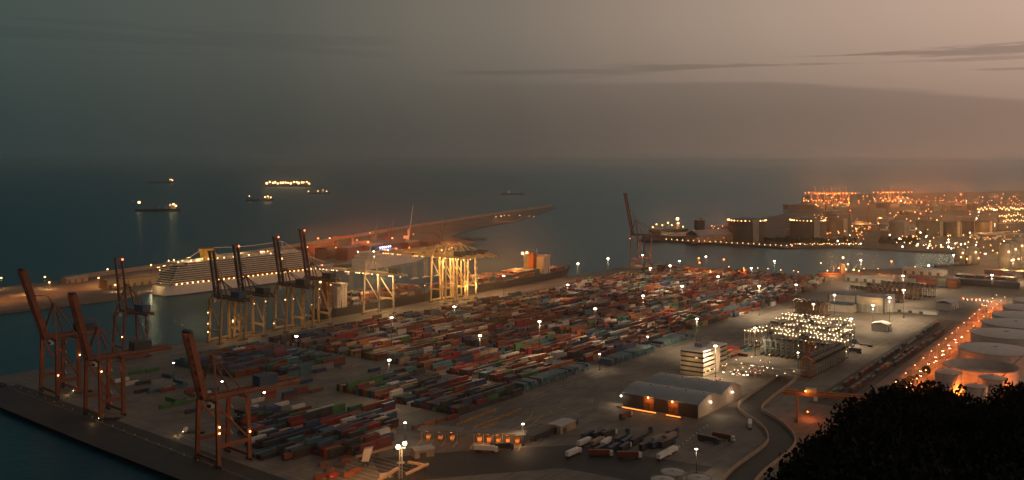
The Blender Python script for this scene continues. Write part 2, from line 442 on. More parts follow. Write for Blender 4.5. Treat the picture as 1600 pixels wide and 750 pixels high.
def container_mesh(ci, length=CL):
    mb = MB(); L, w_, h = length, CW, CH
    mb.box((0, 0, h / 2), (L - .12, w_ - .14, h - .1))                       # shell
    for sx in (-1, 1):
        for sy in (-1, 1): mb.box((sx * (L / 2 - .09), sy * (w_ / 2 - .08), h / 2), (.18, .16, h))   # corner posts
    for sy in (-1, 1):
        for z in (.09, h - .09): mb.box((0, sy * (w_ / 2 - .06), z), (L - .36, .12, .18))            # side rails
        n = int(L / .9)
        for k in range(n): mb.box((-L / 2 + .65 + k * (L - 1.3) / (n - 1), sy * (w_ / 2 - .05), h / 2), (.42, .06, h - .36))  # corrugation
    for sx in (-1, 1):
        for z in (.1, h - .1): mb.box((sx * (L / 2 - .05), 0, z), (.1, w_ - .32, .2))
    return mb.mesh('container', [cmat[ci]])
def door_mesh(length=CL):
    mb = MB(); x = -length / 2 - .01
    for sy in (-1, 1):
        mb.box((x, sy * .53, CH / 2), (.05, 1.0, CH - .42), 0, 0)
        for q in (.28, .78): mb.beam((x - .05, sy * q, .2), (x - .05, sy * q, CH - .2), .07, .07, 1)
        mb.box((x - .05, sy * .53, 1.05), (.05, .55, .06), 0, 1)
    return mb
cmesh = {}; dmesh = {}
def get_cm(ci, L):
    k = (ci, L)
    if k not in cmesh: cmesh[k] = container_mesh(ci, L); dmesh[k] = door_mesh(L).mesh('container_door', [cmat[ci], steel_grey])
    return cmesh[k], dmesh[k]

def pick(wts):
    t_ = R.random() * sum(wts.values())
    for k, v in wts.items():
        t_ -= v
        if t_ <= 0: return KEYS.index(k)
    return 0
NEAR = dict(navy=4.5, teal=2, rust=1.0, maroon=1.9, white=1.9, grey=.8, green=1.2, orange=.3, brown=.8, black=3.5, tan=.5, red=.9)
BLUE = dict(navy=5, teal=5, rust=1.5, maroon=1, white=.5, grey=.5, green=.6, black=2, red=.5)
MID = dict(navy=3.2, teal=2.4, rust=3, maroon=2.6, white=1.5, grey=1, green=.5, orange=1.4, brown=2, black=1.4, tan=.9, red=1.1)
FAR = dict(navy=2.0, teal=1.8, rust=3.6, maroon=2.4, white=1.5, grey=1.3, green=.6, orange=2.0, brown=2.4, black=2.2, tan=1.2, red=.6)
class C:  # one stacked box
    __slots__ = ('p', 'yaw', 'ci', 'L', 'blk', 'row', 'stk', 'tier', 'top', 'sc', 'end', 'side')
boxes = []
def fill(blk, inside, a0, a1, b0, b1, pal, hmean, rowp=3.95, gap=.0, hmax=3, skip=.04):
    nrow = int((b1 - b0) / rowp); ncol = int((a1 - a0) / 12.75)
    H = {}
    for r in range(nrow):
        b_ = b1 - rowp * (r + .5)
        rowh = R.choice((hmean - .9, hmean - .3, hmean, hmean + .6)); runc = pick(pal) if r % 2 == 0 or R.random() < .5 else runc
        for k in range(ncol):
            a_ = a0 + 12.75 * (k + .5)
            if not inside(a_, b_) or R.random() < skip: continue
            h = max(1, min(hmax, int(rowh + R.uniform(-.35, 1.0))))
            H[r, k] = h
            for t_ in range(h):
                if R.random() < .30: runc = pick(pal)
                c = C(); c.p = W(a_ + R.uniform(-.25, .25), b_ + R.uniform(-.1, .1), 3.0 + CH * t_); c.yaw = YU; c.ci = runc; c.L = CL
                c.blk = blk; c.row = r; c.stk = k; c.tier = t_; c.top = t_ == h - 1; boxes.append(c); c.sc = 0
    for c in boxes:
        if c.blk is blk:
            c.end = H.get((c.row, c.stk - 1), 0) <= c.tier; c.side = H.get((c.row - 1, c.stk), 0) <= c.tier
def quad(pts):
    def ins(a_, b_):
        s_ = 0
        for (x1, y1), (x2, y2) in zip(pts, pts[1:] + pts[:1]):
            cr = (x2 - x1) * (b_ - y1) - (y2 - y1) * (a_ - x1)
            if s_ == 0: s_ = 1 if cr > 0 else -1
            elif cr * s_ < 0: return False
        return True
    return ins
allin = lambda a_, b_: True
fill('corner', quad([(26, 335), (74, 392), (152, 326), (80, 244)]), 24, 154, 243, 392, NEAR, 2.1, 3.4, skip=.02)
fill('quayside', lambda a_, b_: not (a_ < 172 and b_ > 150), 148, 242, 62, 186, BLUE, 2.9, 4.3, hmax=4, skip=.06)
fill('front', lambda a_, b_: b_ > 246, 168, 252, 246, 370, NEAR, 2.3, 3.5, skip=.03)
bm_ = [344, 351, 348, 348, 350, 353, 341, 326]
a_ = 265; k = 0
names_ = ['second', 'third', 'fourth', 'fifth', 'sixth', 'seventh', 'eighth', 'far']
while a_ < 1075 and k < 8:
    ln = 89.5 if k else 89.5
    pal = MID if k < 2 else FAR
    fill(names_[k], (lambda a_, b_, k=k: not (196 < b_ < 206) and int((b_ - 46 + 13 * k) / 4) % 8 != 7 and R.random() > (.12 if (b_ < 90) else .0)), a_, a_ + ln + .1, 46, bm_[k], pal, 2.0 if k < 3 else 2.1, 3.45, hmax=4, skip=.09)
    a_ += ln + 13; k += 1

# boxes turned end-on along the yard's road side, doors to the road
for (a0, a1, b_, hh) in ((256, 352, 357, 2), (372, 452, 364, 2), (470, 540, 361, 2)):
    for k in range(int((a1 - a0) / 2.95)):
        for t_ in range(hh if R.random() < .8 else hh - 1):
            c = C(); c.p = W(a0 + 2.95 * k, b_ + R.uniform(-.3, .3), 3 + CH * t_); c.yaw = YV + PI; c.L = CL; c.ci = KEYS.index(R.choice(('teal', 'teal', 'navy', 'teal', 'grey')))
            c.blk = 'ends'; c.row = k; c.stk = int(a0); c.tier = t_; c.top = t_ == 1; c.end = True; c.side = False; c.sc = 0; boxes.append(c)

# loose boxes on the open ground at the quay corner
loose = [(262, 636, 'green', 0), (281, 632, 'green', 0), (268, 627, 'green', 0), (300, 624, 'grey', 2), (243, 612, 'teal', 0), (262, 611, 'rust', 0), (281, 604, 'teal', 1), (222, 613, 'black', 0), (302, 610, 'maroon', 0),
         (318, 618, 'white', 0), (205, 601, 'white', 0), (190, 596, 'white', 0), (224, 600, 'black', 0), (246, 598, 'grey', 0), (212, 584, 'green', 0), (238, 580, 'green', 0), (262, 590, 'navy', 0),
         (450, 596, 'red', 0), (478, 598, 'navy', 0), (440, 603, 'white', 2), (500, 581, 'navy', 0), (540, 575, 'grey', 0), (585, 580, 'navy', 0), (302, 644, 'black', 0), (330, 612, 'navy', 0),
         (395, 612, 'navy', 1), (402, 628, 'white', 0), (452, 622, 'rust', 1), (470, 615, 'rust', 1), (494, 612, 'brown', 0), (420, 622, 'orange', 1), (440, 634, 'white', 0), (465, 638, 'white', 0), (392, 640, 'white', 0), (420, 606, 'rust', 0),
         (655, 668, 'brown', 0), (672, 664, 'orange', 0), (690, 659, 'brown', 0), (706, 655, 'maroon', 0), (722, 646, 'orange', 1)]
for i, (x, y, kx, st) in enumerate(loose):
    for t_ in range(st + 1):
        c = C(); c.p = G(x, y); c.p.z = 3 + CH * t_; c.yaw = YU + rad(R.choice((0, 0, 2, -3, 90)) if i < 25 else 0); c.L = CL
        c.ci = KEYS.index(kx) if t_ == 0 or R.random() < .6 else pick(NEAR)
        c.blk = 'open'; c.row = i; c.stk = 0; c.tier = t_; c.top = t_ == st; c.end = True; c.side = True; c.sc = 0; boxes.append(c)
# long white row by the yard's right edge and its far end
for k in range(16):
    p = G(1125 + 8.8 * k, 497 - 3.1 * k + (2 if k < 6 else -1), 3)
    for t_ in range(1 if k % 3 else 2):
        c = C(); c.p = Vector((p.x, p.y, 3 + CH * t_)); c.yaw = YU; c.L = CL; c.ci = KEYS.index('white' if k > 5 else 'teal'); c.blk = 'edge'; c.row = k; c.stk = 0; c.tier = t_; c.top = True; c.end = True; c.side = True; c.sc = 0; boxes.append(c)
# red stacks at the far right end of the port
for (x0, y0, n, m_, rowsb) in ((1425, 446, 5, 5, 8), (1500, 440, 6, 4, 8), (1545, 432, 6, 4, 8)):
    q = G(x0, y0)
    for i in range(n):
        for j in range(rowsb):
            for t_ in range(m_):
                c = C(); c.p = q + V * (i * 13.2) + U * (j * 3.0) + Vector((0, 0, CH * t_)); c.yaw = YV; c.L = CL; c.ci = pick(FAR); c.blk = 'red'; c.row = i; c.stk = j; c.tier = t_; c.top = t_ == m_ - 1; c.end = j == 0; c.side = j == 0; c.sc = 0; boxes.append(c)

cap = Vector((0, 0, 180))
for c in boxes:
    d = cap - c.p; r2 = d.length_squared; dn = d.normalized()
    s_ = 0
    if c.top: s_ += CL * CW * dn.z
    if c.side: s_ += CL * CH * max(0, dn.dot(V))
    if c.end: s_ += CW * CH * max(0, dn.dot(V) if c.blk == 'ends' else -dn.dot(U))
    x = c.p.x / c.p.y * 1500 + 800; y = 250 + (180 - c.p.z) / c.p.y * 1500
    if not (-20 < x < 1620 and y < 765): s_ = 0
    c.sc = s_ / r2
boxes.sort(key=lambda c: -c.sc)
PLACE = {'corner': 'block by crane quay', 'front': 'block facing the gate', 'quayside': 'blue block behind quay', 'second': 'second yard block', 'third': 'third yard block'}
PLACE_E = {256: 'the second yard block', 372: 'the third yard block', 470: 'the fourth yard block'}
TIER = ['ground-level', 'second-tier', 'third-tier', 'fourth-tier']
n_ind = 0
rest = []
for c in boxes:
    if n_ind < 296 and c.sc > 0:
        n_ind += 1; cm_, dm_ = get_cm(c.ci, c.L)
        o = inst('shipping_container', cm_, None, c.p, c.yaw); inst('door', dm_, o)
        cn = PAL[KEYS[c.ci]][1]
        if c.blk == 'open':
            near = 'behind the gate' if c.row >= 35 else ('loose on the open quay' if c.row < 25 else 'beside the corner block')
            lb = f"{cn} {TIER[c.tier]} container {near}, {nth(c.row)} of the scattered boxes"
        elif c.blk in ('edge', 'red'): lb = f"{cn} {TIER[c.tier]} container, {nth(c.row)} along the pale row edging the yard"
        elif c.blk == 'ends': lb = f"{cn} {TIER[c.tier]} container end-on to the road, {nth(c.row)} beside {PLACE_E[c.stk]}"
        else: lb = f"{cn} {TIER[c.tier]} container, {nth(c.stk)} stack of {nth(c.row)} row, {PLACE.get(c.blk, 'far yard block')}"
        tag(o, lb, 'container', 'shipping containers stacked in the yard')
    else: rest.append(c)
# the remaining thousands of boxes, and the deck cargo further down, share one object
stackmb = MB()
for c in rest: stackmb.box((c.p.x, c.p.y, c.p.z + CH / 2), (c.L, CW, CH - .06), c.yaw, c.ci, c.tier > 0)


# ------------------------------------------------------------------ quay cranes
LAMP_ME = {}
def sts(loc, rz, label, m1, raised=True, tk=1.0, H=38, boom=47, tilt=76, back=27, gauge=18, wide=20, apex=24, house=None, lamps=0, group='ship to shore gantry cranes', red=True, light=None, lite=False, gm=None, bw=3.2, dark=None, low=12):
    o = empty('quay_crane', loc, rz); tag(o, label, 'crane', group)
    house = house or steel_dark; dark = dark or m1; gm = gm or m1; g2 = gauge / 2; w2 = wide / 2
    for sx in (1, -1):
        for sy in (-1, 1):
            MB().beam((sx * g2, sy * w2, 1.2), (sx * g2, sy * (w2 - 1.5), H), 1.5 * tk, 1.7 * tk).build('leg', m1, o)
            bg = MB()
            for q in (-2.6, -.9, .9, 2.6): bg.cyl((sx * g2, sy * w2 + q, .05), .5, .7, 8)
            bg.box((sx * g2, sy * w2, 1.0), (1.1, 7.2, .7)); bg.build('bogie', steel_dark, o)
    for sx in (1, -1):
        MB().beam((sx * g2, -w2, 3.1), (sx * g2, w2, 3.1), 1.1, 1.7).build('sill_beam', m1, o)
        MB().beam((sx * g2, -w2 + 1, H + .9), (sx * g2, w2 - 1, H + .9), 1.3, 1.8).build('cross_beam', m1, o)
    for sy in (-1, 1):
        mb = MB().beam((-g2, sy * (w2 - .4), low), (g2, sy * (w2 - .4), low), 1.1 * tk, 1.6 * tk); mb.build('portal_beam', m1, o)
        mb = MB().beam((-g2, sy * (w2 - .5), low + 1), (g2, sy * (w2 - 1.4), H - 1), .8 * tk, .8 * tk); mb.build('brace', m1, o)
    if not lite:
        mb = MB()                                       # stair flights up one leg
        n = int((H - 4) / 4)
        for k in range(n):
            z = 3 + k * 4.0; y0, y1 = (-w2 - 1.2, -w2 + 3.8) if k % 2 else (-w2 + 3.8, -w2 - 1.2)
            mb.beam((-g2 - 1.4, y0, z), (-g2 - 1.4, y1, z + 4), .9, .25)
        mb.build('stair', steel_grey, o)
    xb0, xb1 = -g2 - back, g2 + 3
    def truss(x0, x1, z, hh, bw=3.2):
        mb = MB()
        for sy in (-bw, bw):
            mb.beam((x0, sy, z), (x1, sy, z), .8 * tk, hh * tk)
        n = max(3, int(abs(x1 - x0) / 5))
        for k in range(n + 1):
            x = x0 + (x1 - x0) * k / n; mb.beam((x, -bw, z + .5), (x, bw, z + .5), .4 * tk, .5 * tk)
            if k < n:
                xn = x0 + (x1 - x0) * (k + 1) / n; s_ = 1 if k % 2 else -1
                mb.beam((x, -bw * s_, z + .6), (xn, bw * s_, z + .6), .3 * tk, .3 * tk)
        return mb
    zg = H + 2.2
    truss(xb0, xb1, zg, 2.4).build('girder', gm, o)
    mb = MB()
    for sy in (-4.6, 4.6): mb.beam((xb0, sy, zg + 1.4), (xb1, sy, zg + 1.4), .1, .12); mb.box(((xb0 + xb1) / 2, sy * .9, zg + .4), (xb1 - xb0, 1.0, .12))
    mb.build('walkway', steel_grey, o)
    ax = g2 - 3; za = H + apex
    mb = MB()
    for sy in (-1, 1):
        mb.beam((g2, sy * (w2 - 2), H + 1), (ax, sy * 1.8, za), 1.1); mb.beam((-g2, sy * (w2 - 2), H + 1), (ax - 1, sy * 1.8, za), .8)
    mb.beam((ax, -2.4, za), (ax, 2.4, za), 1.1); mb.box((ax, 0, za + 1), (2.2, 3.4, 1.6))
    mb.build('apex_frame', gm, o)
    mb = MB()
    for sy in (-1.6, 1.6): mb.beam((ax, sy, za), (xb0 + 4, sy * 1.9, zg + 1), .45)
    th = rad(tilt) if raised else 0.0
    bx = lambda s_, up=0.0: (xb1 + math.cos(th) * s_ - math.sin(th) * up, math.sin(th) * s_ + zg + math.cos(th) * up)
    for sy in (-1.6, 1.6):
        if raised:
            mx, mz = bx(boom * .62, 1.0); kx, kz = (mx + ax) / 2 - 3.5, (mz + za) / 2 + 3
            mb.beam((ax, sy, za), (kx, sy, kz), .35); mb.beam((kx, sy, kz), (mx, sy * 1.8, mz), .35)
        else:
            for fr in (.45, .95):
                mx, mz = bx(boom * fr, 1.0); mb.beam((ax, sy, za), (mx, sy * 1.9, mz), .4)
    mb.build('stay', gm, o)
    tb = truss(0, boom, 0, 2.6, bw); hx, hz = bx(0)
    bo = tb.build('boom', gm, o); bo.location = (hx, 0, hz); bo.rotation_euler = (0, -th, 0)
    tip = MB().box((boom + .6, 0, .1), (1.4, 8.2, 2.2)); tp = tip.build('boom_tip', steel_dark, bo)
    if red:
        bl = MB().ball((boom - 1, -2.2, 2.3), .9); bl.build('warning_lamp', g_red, bo)
    MB().box((-g2 - back * .45, 0, zg + 4.2), (13, 8, 5.6)).box((-g2 - back * .45, 0, zg + 7.2), (13.6, 8.6, .5)).build('machinery_house', house, o)
    cbx = g2 + 1 if raised else g2 + boom * .4
    cb = MB().box((cbx, 5.2, zg - 3.4), (3.2, 2.4, 2.8)).box((cbx, 5.2, zg - 1.7), (3.6, 2.8, .4)); cab = cb.build('operator_cab', white_paint, o)
    MB().box((cbx + 1.2, 5.2, zg - 3.5), (1.2, 2.5, 1.7)).build('cab_window', glass_dark, cab)
    if not raised:
        tx = g2 + boom * .4; zz = H * .45
        tr = MB().box((tx, 0, zg + .6), (6, 8, 1.2)).build('trolley', steel_dark, o)
        mb = MB()
        for sx in (-2, 2):
            for sy in (-1, 1): mb.beam((tx + sx, sy, zg), (tx + sx * 1.0, sy, zz + 2), .12)
        mb.box((tx, 0, zz + 1.5), (2.6, 12.2, .8)); mb.box((tx, 0, zz + 2.3), (4.5, 2.2, .9)); mb.build('spreader', steel_yellow, o)
    if lamps:
        mb = MB()
        for k in range(lamps):
            f = (k + .5) / lamps
            lm = light[2] if light and len(light) > 2 else g_warm
            if lm.name not in LAMP_ME: LAMP_ME[lm.name] = MB().ball((0, 0, 0), .54).mesh('work_lamp', [lm])
            if not raised: q = (xb0 + 3 + (xb1 + boom - xb0 - 5) * f, R.choice((-3.9, 3.9)), zg - 1.7)
            else:
                sx = R.choice((-1, 1)); sy = R.choice((-1, 1)); q = (sx * g2, sy * w2 + sy * 1.0, R.uniform(5, H))
            inst('work_lamp', LAMP_ME[lm.name], o, q)
    if light:
        for (x, y, z, pw) in light[0]: point(light[1], pw, (x, y, z), o, .6)
    return o

near_yaw = math.atan2(-(.8 * .995 - .6 * .097), -(.6 * .995 + .8 * .097))
far_yaw = math.atan2(.6, -.8)
sts(W(39, 83), near_yaw, 'large red gantry crane with thick raised boom nearest the open quay corner', steel_red, tk=1.5, H=41, boom=55, tilt=72, wide=30, gauge=16, back=22, apex=26, lamps=3,
    light=([(4, 0, 30, 1200)], AMBER))
sts(W(25, 169), near_yaw, 'red gantry crane with red light on its boom tip, second along the near quay', steel_red, tk=1.35, H=38, boom=47, tilt=76, wide=24, gauge=16, back=40, apex=22, lamps=4,
    light=([(-6, 0, 30, 1200)], AMBER))
sts(W(12, 320), near_yaw, 'red gantry crane standing alone at the near end of the dark quay', steel_red, tk=1.3, H=36, boom=41, tilt=76, wide=24, gauge=20, back=42, apex=25, lamps=3, house=steel_blue,
    light=([(0, 0, 28, 1200)], AMBER))
sts(W(142, 10), far_yaw, 'slim dark red gantry crane with twin raised boom at the dark quay corner', steel_red, H=40, boom=46, tilt=80, wide=24, gauge=16, back=24, lamps=1, house=steel_blue)
for i, (a_, top, lb) in enumerate(((241, 44, 'brown gantry crane with dark blue machinery house in front of the cruise ship stern'), (270, 47, 'brown gantry crane with plain dark boom second in the row before the cruise ship'),
                              (321, 50, 'brown gantry crane with two lamps on its raised boom before the cruise ship'), (357, 52, 'brown gantry crane with tallest reddish boom before the cruise ship bow'))):
    o = sts(W(a_, 12), far_yaw, lb, steel_ochre, gm=girder_dark, tk=1.35, H=(41, 42, 45, 48)[i], boom=top, tilt=78, wide=24, gauge=18, back=26, lamps=4, house=steel_blue if i == 0 else steel_dark, apex=17,
            bw=2.3, light=([(0, 0, 16, 2600), (-8, 6, 8, 1500)], WARM), dark=steel_yellow, red=i != 0)
    if i == 2:
        bo = [c for c in o.children if c.name.startswith('boom')][0]
        MB().ball((26, -3.8, 1), .9).ball((12, -3.8, 1), .7).build('work_lamp', g_warm, bo)
sts(W(452, 12), far_yaw, 'cream floodlit gantry crane with lowered boom edged by a bright strip of lamps', steel_cream, raised=False, H=45, boom=84, back=30, gauge=24, wide=25, apex=17, lamps=46,
    light=([(-4, 0, 40, 34000), (18, 0, 38, 22000), (-2, -16, 14, 8000), (60, 0, 40, 20000)], WARM, g_strip), low=17)
sts(W(564, 12), far_yaw, 'yellow floodlit gantry crane with lowered boom, nearer of the tight group', steel_yellow, raised=False, H=55, boom=88, back=34, gauge=24, wide=18, apex=15, lamps=34,
    light=([(0, 0, 48, 36000), (0, -16, 18, 14000), (60, 0, 48, 12000)], WARM), low=17)
sts(W(585, 12), far_yaw, 'yellow floodlit gantry crane with lowered boom in the middle of the tight group', steel_yellow, raised=False, H=55, boom=88, back=34, gauge=24, wide=17, apex=15, lamps=24,
    light=([(0, 0, 48, 30000), (-16, -6, 18, 12000)], WARM), low=17)
sts(W(606, 12), far_yaw, 'yellow floodlit gantry crane with dark roofed house, farthest of the tight group', steel_yellow, raised=False, H=55, boom=84, back=38, gauge=24, wide=17, apex=15, lamps=24,
    light=([(0, 0, 48, 30000), (-16, -6, 18, 12000)], WARM), low=17)
sts(W(1082, 2), far_yaw, 'tall lone reddish crane with raised boom at the far end of the container yard', steel_red, H=49, boom=70, tilt=78, wide=26, gauge=26, back=36, apex=26, lamps=2, lite=True,
    light=([(0, 0, 16, 14000)], AMBER), red=False)

# ------------------------------------------------------------------ ships
def hull_rings(L, B, D, bow=.16, stern=.06, rake=9, sheer=3, draft=-2, n=14, bowround=1.6):
    rings = []
    for k in range(n + 1):
        f = k / n; hb = B / 2
        if f < stern: hb *= .80 + .20 * f / stern
        if f > 1 - bow: hb *= max(.02, 1 - ((f - 1 + bow) / bow) ** bowround)
        x = L * f; d = D + sheer * max(0, (f - .7) / .3) ** 2; xo = rake * max(0, (f - .8) / .2)
        lo = hb * (.86 if f > 1 - bow else .97)
        rings.append([(x + xo, -hb, d), (x, -lo, draft), (x, lo, draft), (x + xo, hb, d)])
    return rings

def windows_mat(name, wall, glowc, s_, sx, sz, frac):
    m_ = bpy.data.materials.new(name); m_.use_nodes = True; t = NT(m_.node_tree); b = t.n['Principled BSDF']
    tc = t.new('ShaderNodeTexCoord'); sp = t.new('ShaderNodeSeparateXYZ'); t.l.new(tc.outputs['Object'], sp.inputs[0])
    hx = t.m('ADD', sp.outputs[0], sp.outputs[1])
    cx = t.m('FRACT', t.m('DIVIDE', hx, sx)); cz = t.m('FRACT', t.m('DIVIDE', sp.outputs[2], sz))
    win = t.m('MULTIPLY', t.m('MULTIPLY', t.m('GREATER_THAN', cx, .2), t.m('LESS_THAN', cx, .85)), t.m('MULTIPLY', t.m('GREATER_THAN', cz, .25), t.m('LESS_THAN', cz, .8)))
    cb = t.new('ShaderNodeCombineXYZ'); t.put(cb.inputs[0], t.m('FLOOR', t.m('DIVIDE', hx, sx))); t.put(cb.inputs[1], t.m('FLOOR', t.m('DIVIDE', sp.outputs[2], sz)))
    wn = t.new('ShaderNodeTexWhiteNoise'); t.l.new(cb.outputs[0], wn.inputs['Vector'])
    lit = t.m('MULTIPLY', win, t.m('LESS_THAN', wn.outputs['Value'], frac))
    t.l.new(t.mix(win, (*wall, 1), (.02, .022, .025, 1)), b.inputs['Base Color'])
    b.inputs['Emission Color'].default_value = (*glowc, 1); t.l.new(t.m('MULTIPLY', lit, s_), b.inputs['Emission Strength'])
    m_.cycles.emission_sampling = 'NONE'
    return m_
cabin = windows_mat('shaded_cabin_windows', (.10, .10, .10), (1, .55, .22), .5, 3.1, 2.9, .18)  # wall colour darkened to stand for shade in the recessed balconies
def house_mat(name):
    m_ = windows_mat(name, (.52, .47, .40), (1, .5, .18), .9, 4.2, 3.0, .2)
    for n_ in m_.node_tree.nodes:
        if n_.type == 'MATH' and n_.operation == 'LESS_THAN' and abs(n_.inputs[1].default_value - .85) < .001: n_.inputs[1].default_value = .48
        if n_.type == 'MATH' and n_.operation == 'LESS_THAN' and abs(n_.inputs[1].default_value - .8) < .001: n_.inputs[1].default_value = .58
    return m_
house_win = house_mat('deckhouse_windows') if True else windows_mat('deckhouse_windows', (.50, .46, .40), (1, .5, .18), .9, 2.6, 3.0, .14)
block_win = windows_mat('building_windows', (.26, .22, .18), (1, .58, .24), 1.0, 4.5, 3.6, .35)

# cruise ship, stern to the left
yc = math.atan2(.79, .61)
cs = empty('cruise_ship', G(246, 462.5, 0) + U * 2, yc); tag(cs, 'long white cruise ship with rows of lit decks and a yellow funnel', 'cruise ship')
MB().loft(hull_rings(292, 38, 13, rake=14, sheer=4)).build('hull', hull_white, cs)
MB().loft([[(p[0], p[1] * 1.004, min(p[2], 1.1)) for p in r] for r in hull_rings(292, 38, 1.1, rake=1, sheer=0)]).build('waterline_band', hull_dark, cs)
def plan(x0, x1, hb, bowl):
    return [(x0, -hb), (x1 - bowl, -hb), (x1 - bowl * .35, -hb * .72), (x1, -hb * .25), (x1, hb * .25), (x1 - bowl * .35, hb * .72), (x1 - bowl, hb), (x0, hb)]
z = 13.0
for k in range(10):
    x0 = 5 + (0 if k < 2 else 1.4 * (k - 1)) + (14 if k > 8 else 0); x1 = 262 - 2.2 * k; hb = 18.6 if k != 1 else 17.2
    MB().prism(plan(x0, x1, hb, 30), z, z + .85).build('deck', hull_white, cs)
    MB().prism(plan(x0 + 2.6, x1 - 1.5, hb - 1.7, 30), z + .85, z + 2.9).build('cabin_row', cabin, cs)
    if False:
        mb = MB()
        for q in range(int((x1 - x0 - 40) / 12.4)):
            for sy in (-1, 1): mb.box((x0 + 5 + q * 12.4, sy * (hb - .9), z + 1.7), (.18, 1.7, 2.3))
        mb.build('balcony_divider', hull_white, cs)
    z += 2.9
top = z
MB().prism(plan(20, 236, 17, 26), top, top + .5).build('deck', hull_white, cs)
MB().prism(plan(96, 160, 12, 6), top + .5, top + 5).prism(plan(188, 226, 12, 12), top + .5, top + 4.5).build('upper_deckhouse', house_win, cs)
fn = MB()
fn.loft([[(x0, -5, zz), (x1, -5, zz), (x1, 5, zz), (x0, 5, zz)] for zz, x0, x1 in ((top, 68, 88), (top + 8, 66, 85), (top + 15.5, 63, 81))]); fno = fn.build('funnel', funnel_yellow, cs)
MB().box((72, 0, top + 16.4), (18.6, 10.6, 1.8)).build('funnel_cap', steel_dark, fno)
MB().beam((205, 0, top + 4), (203, 0, top + 17), 1.1).beam((203, -5, top + 12), (203, 5, top + 12), .5).ball((205, 0, top + 6.6), 2.1).build('radar_mast', hull_white, cs)
boat_me = MB().loft([[(dx, -1.5 * s_, -1.2 * s_ * .8), (dx, -1.7 * s_, .5 * s_), (dx, 0, 1.5 * s_), (dx, 1.7 * s_, .5 * s_), (dx, 1.5 * s_, -1.2 * s_ * .8)] for dx, s_ in ((-4.3, .35), (-3, .95), (3, .95), (4.3, .35))]).mesh('lifeboat', [orange_paint])
for k in range(17):                                              # lifeboats along the open deck
    for sy in (-1, 1): inst('lifeboat', boat_me, cs, (62 + k * 10.4, sy * 18.9, 16.7))
dl_me = MB().ball((0, 0, 0), .85).mesh('deck_lamp', [g_warm])
for k in range(30):
    for sy in (-1, 1): inst('deck_lamp', dl_me, cs, (14 + k * 8.2, sy * 19.4, 15.2))
mb = MB()
for k in range(44):
    x = R.uniform(16, 232); mb.ball((x, R.choice((-1, 1)) * R.uniform(10, 16.6), top + R.uniform(1.5, 3)), R.uniform(.6, .95))
for k in range(12): mb.ball((5.2 + R.uniform(0, 6), R.uniform(-16, 16), 16 + R.choice((0, 2.9, 17, 20, 23))), .55)
mb.build('upper_lamp', g_warm, cs)
mb = MB()
for (xa, za, xb, zb) in ((4, 32, 68, top + 16), (82, top + 16, 203, top + 17), (203, top + 17, 288, 20)):
    prev = None
    for q in range(13):
        f = q / 12; p = (xa + (xb - xa) * f, 0, za + (zb - za) * f - 2.5 * math.sin(PI * f))
        if prev: mb.beam(prev, p, .45)
        prev = p
mb.build('light_string', glow('string_light', (1, .72, .45), .10), cs)
for x in (10, 40, 75, 110, 145, 180, 215, 245): point((1, .66, .38), 9000, (x, 30, 9), cs, 1)
point(WARM, 5200, (-10, 0, 12), cs, 1); point(WARM, 14000, (74, 20, top + 9), cs, 1); point(WARM, 4500, (45, 0, top + 6), cs, 1); point(WARM, 4500, (130, 0, top + 9), cs, 1)

# second white ship, bow showing past the cranes
p0 = G(560, 421, 0); ss = empty('ferry', p0, math.atan2(.88, .47)); tag(ss, 'white ship with rounded bow moored beyond the cruise ship', 'ferry')
MB().loft(hull_rings(190, 34, 16, bow=.3, rake=16, sheer=5)).build('hull', hull_white, ss)
MB().prism(plan(8, 120, 14, 14), 16.2, 22).prism(plan(14, 104, 12, 10), 22, 27).build('deckhouse', house_win, ss)
MB().box((46, 0, 30), (12, 8, 7)).build('funnel', steel_blue, ss)
mb = MB()
for k in range(16): mb.ball((R.uniform(10, 120), R.choice((-1, 1)) * R.uniform(9, 14), R.uniform(17, 28)), .9)
mb.build('deck_lamp', g_white, ss)
mb = MB()
for k in range(9): mb.ball((60 + k * 6, 12.5, 29), 1.0)
mb.build('blue_lamp', g_blue, ss)
point((.45, .5, 1), 9000, (90, 16, 30), ss); point(WHITE, 8000, (60, 20, 26), ss)

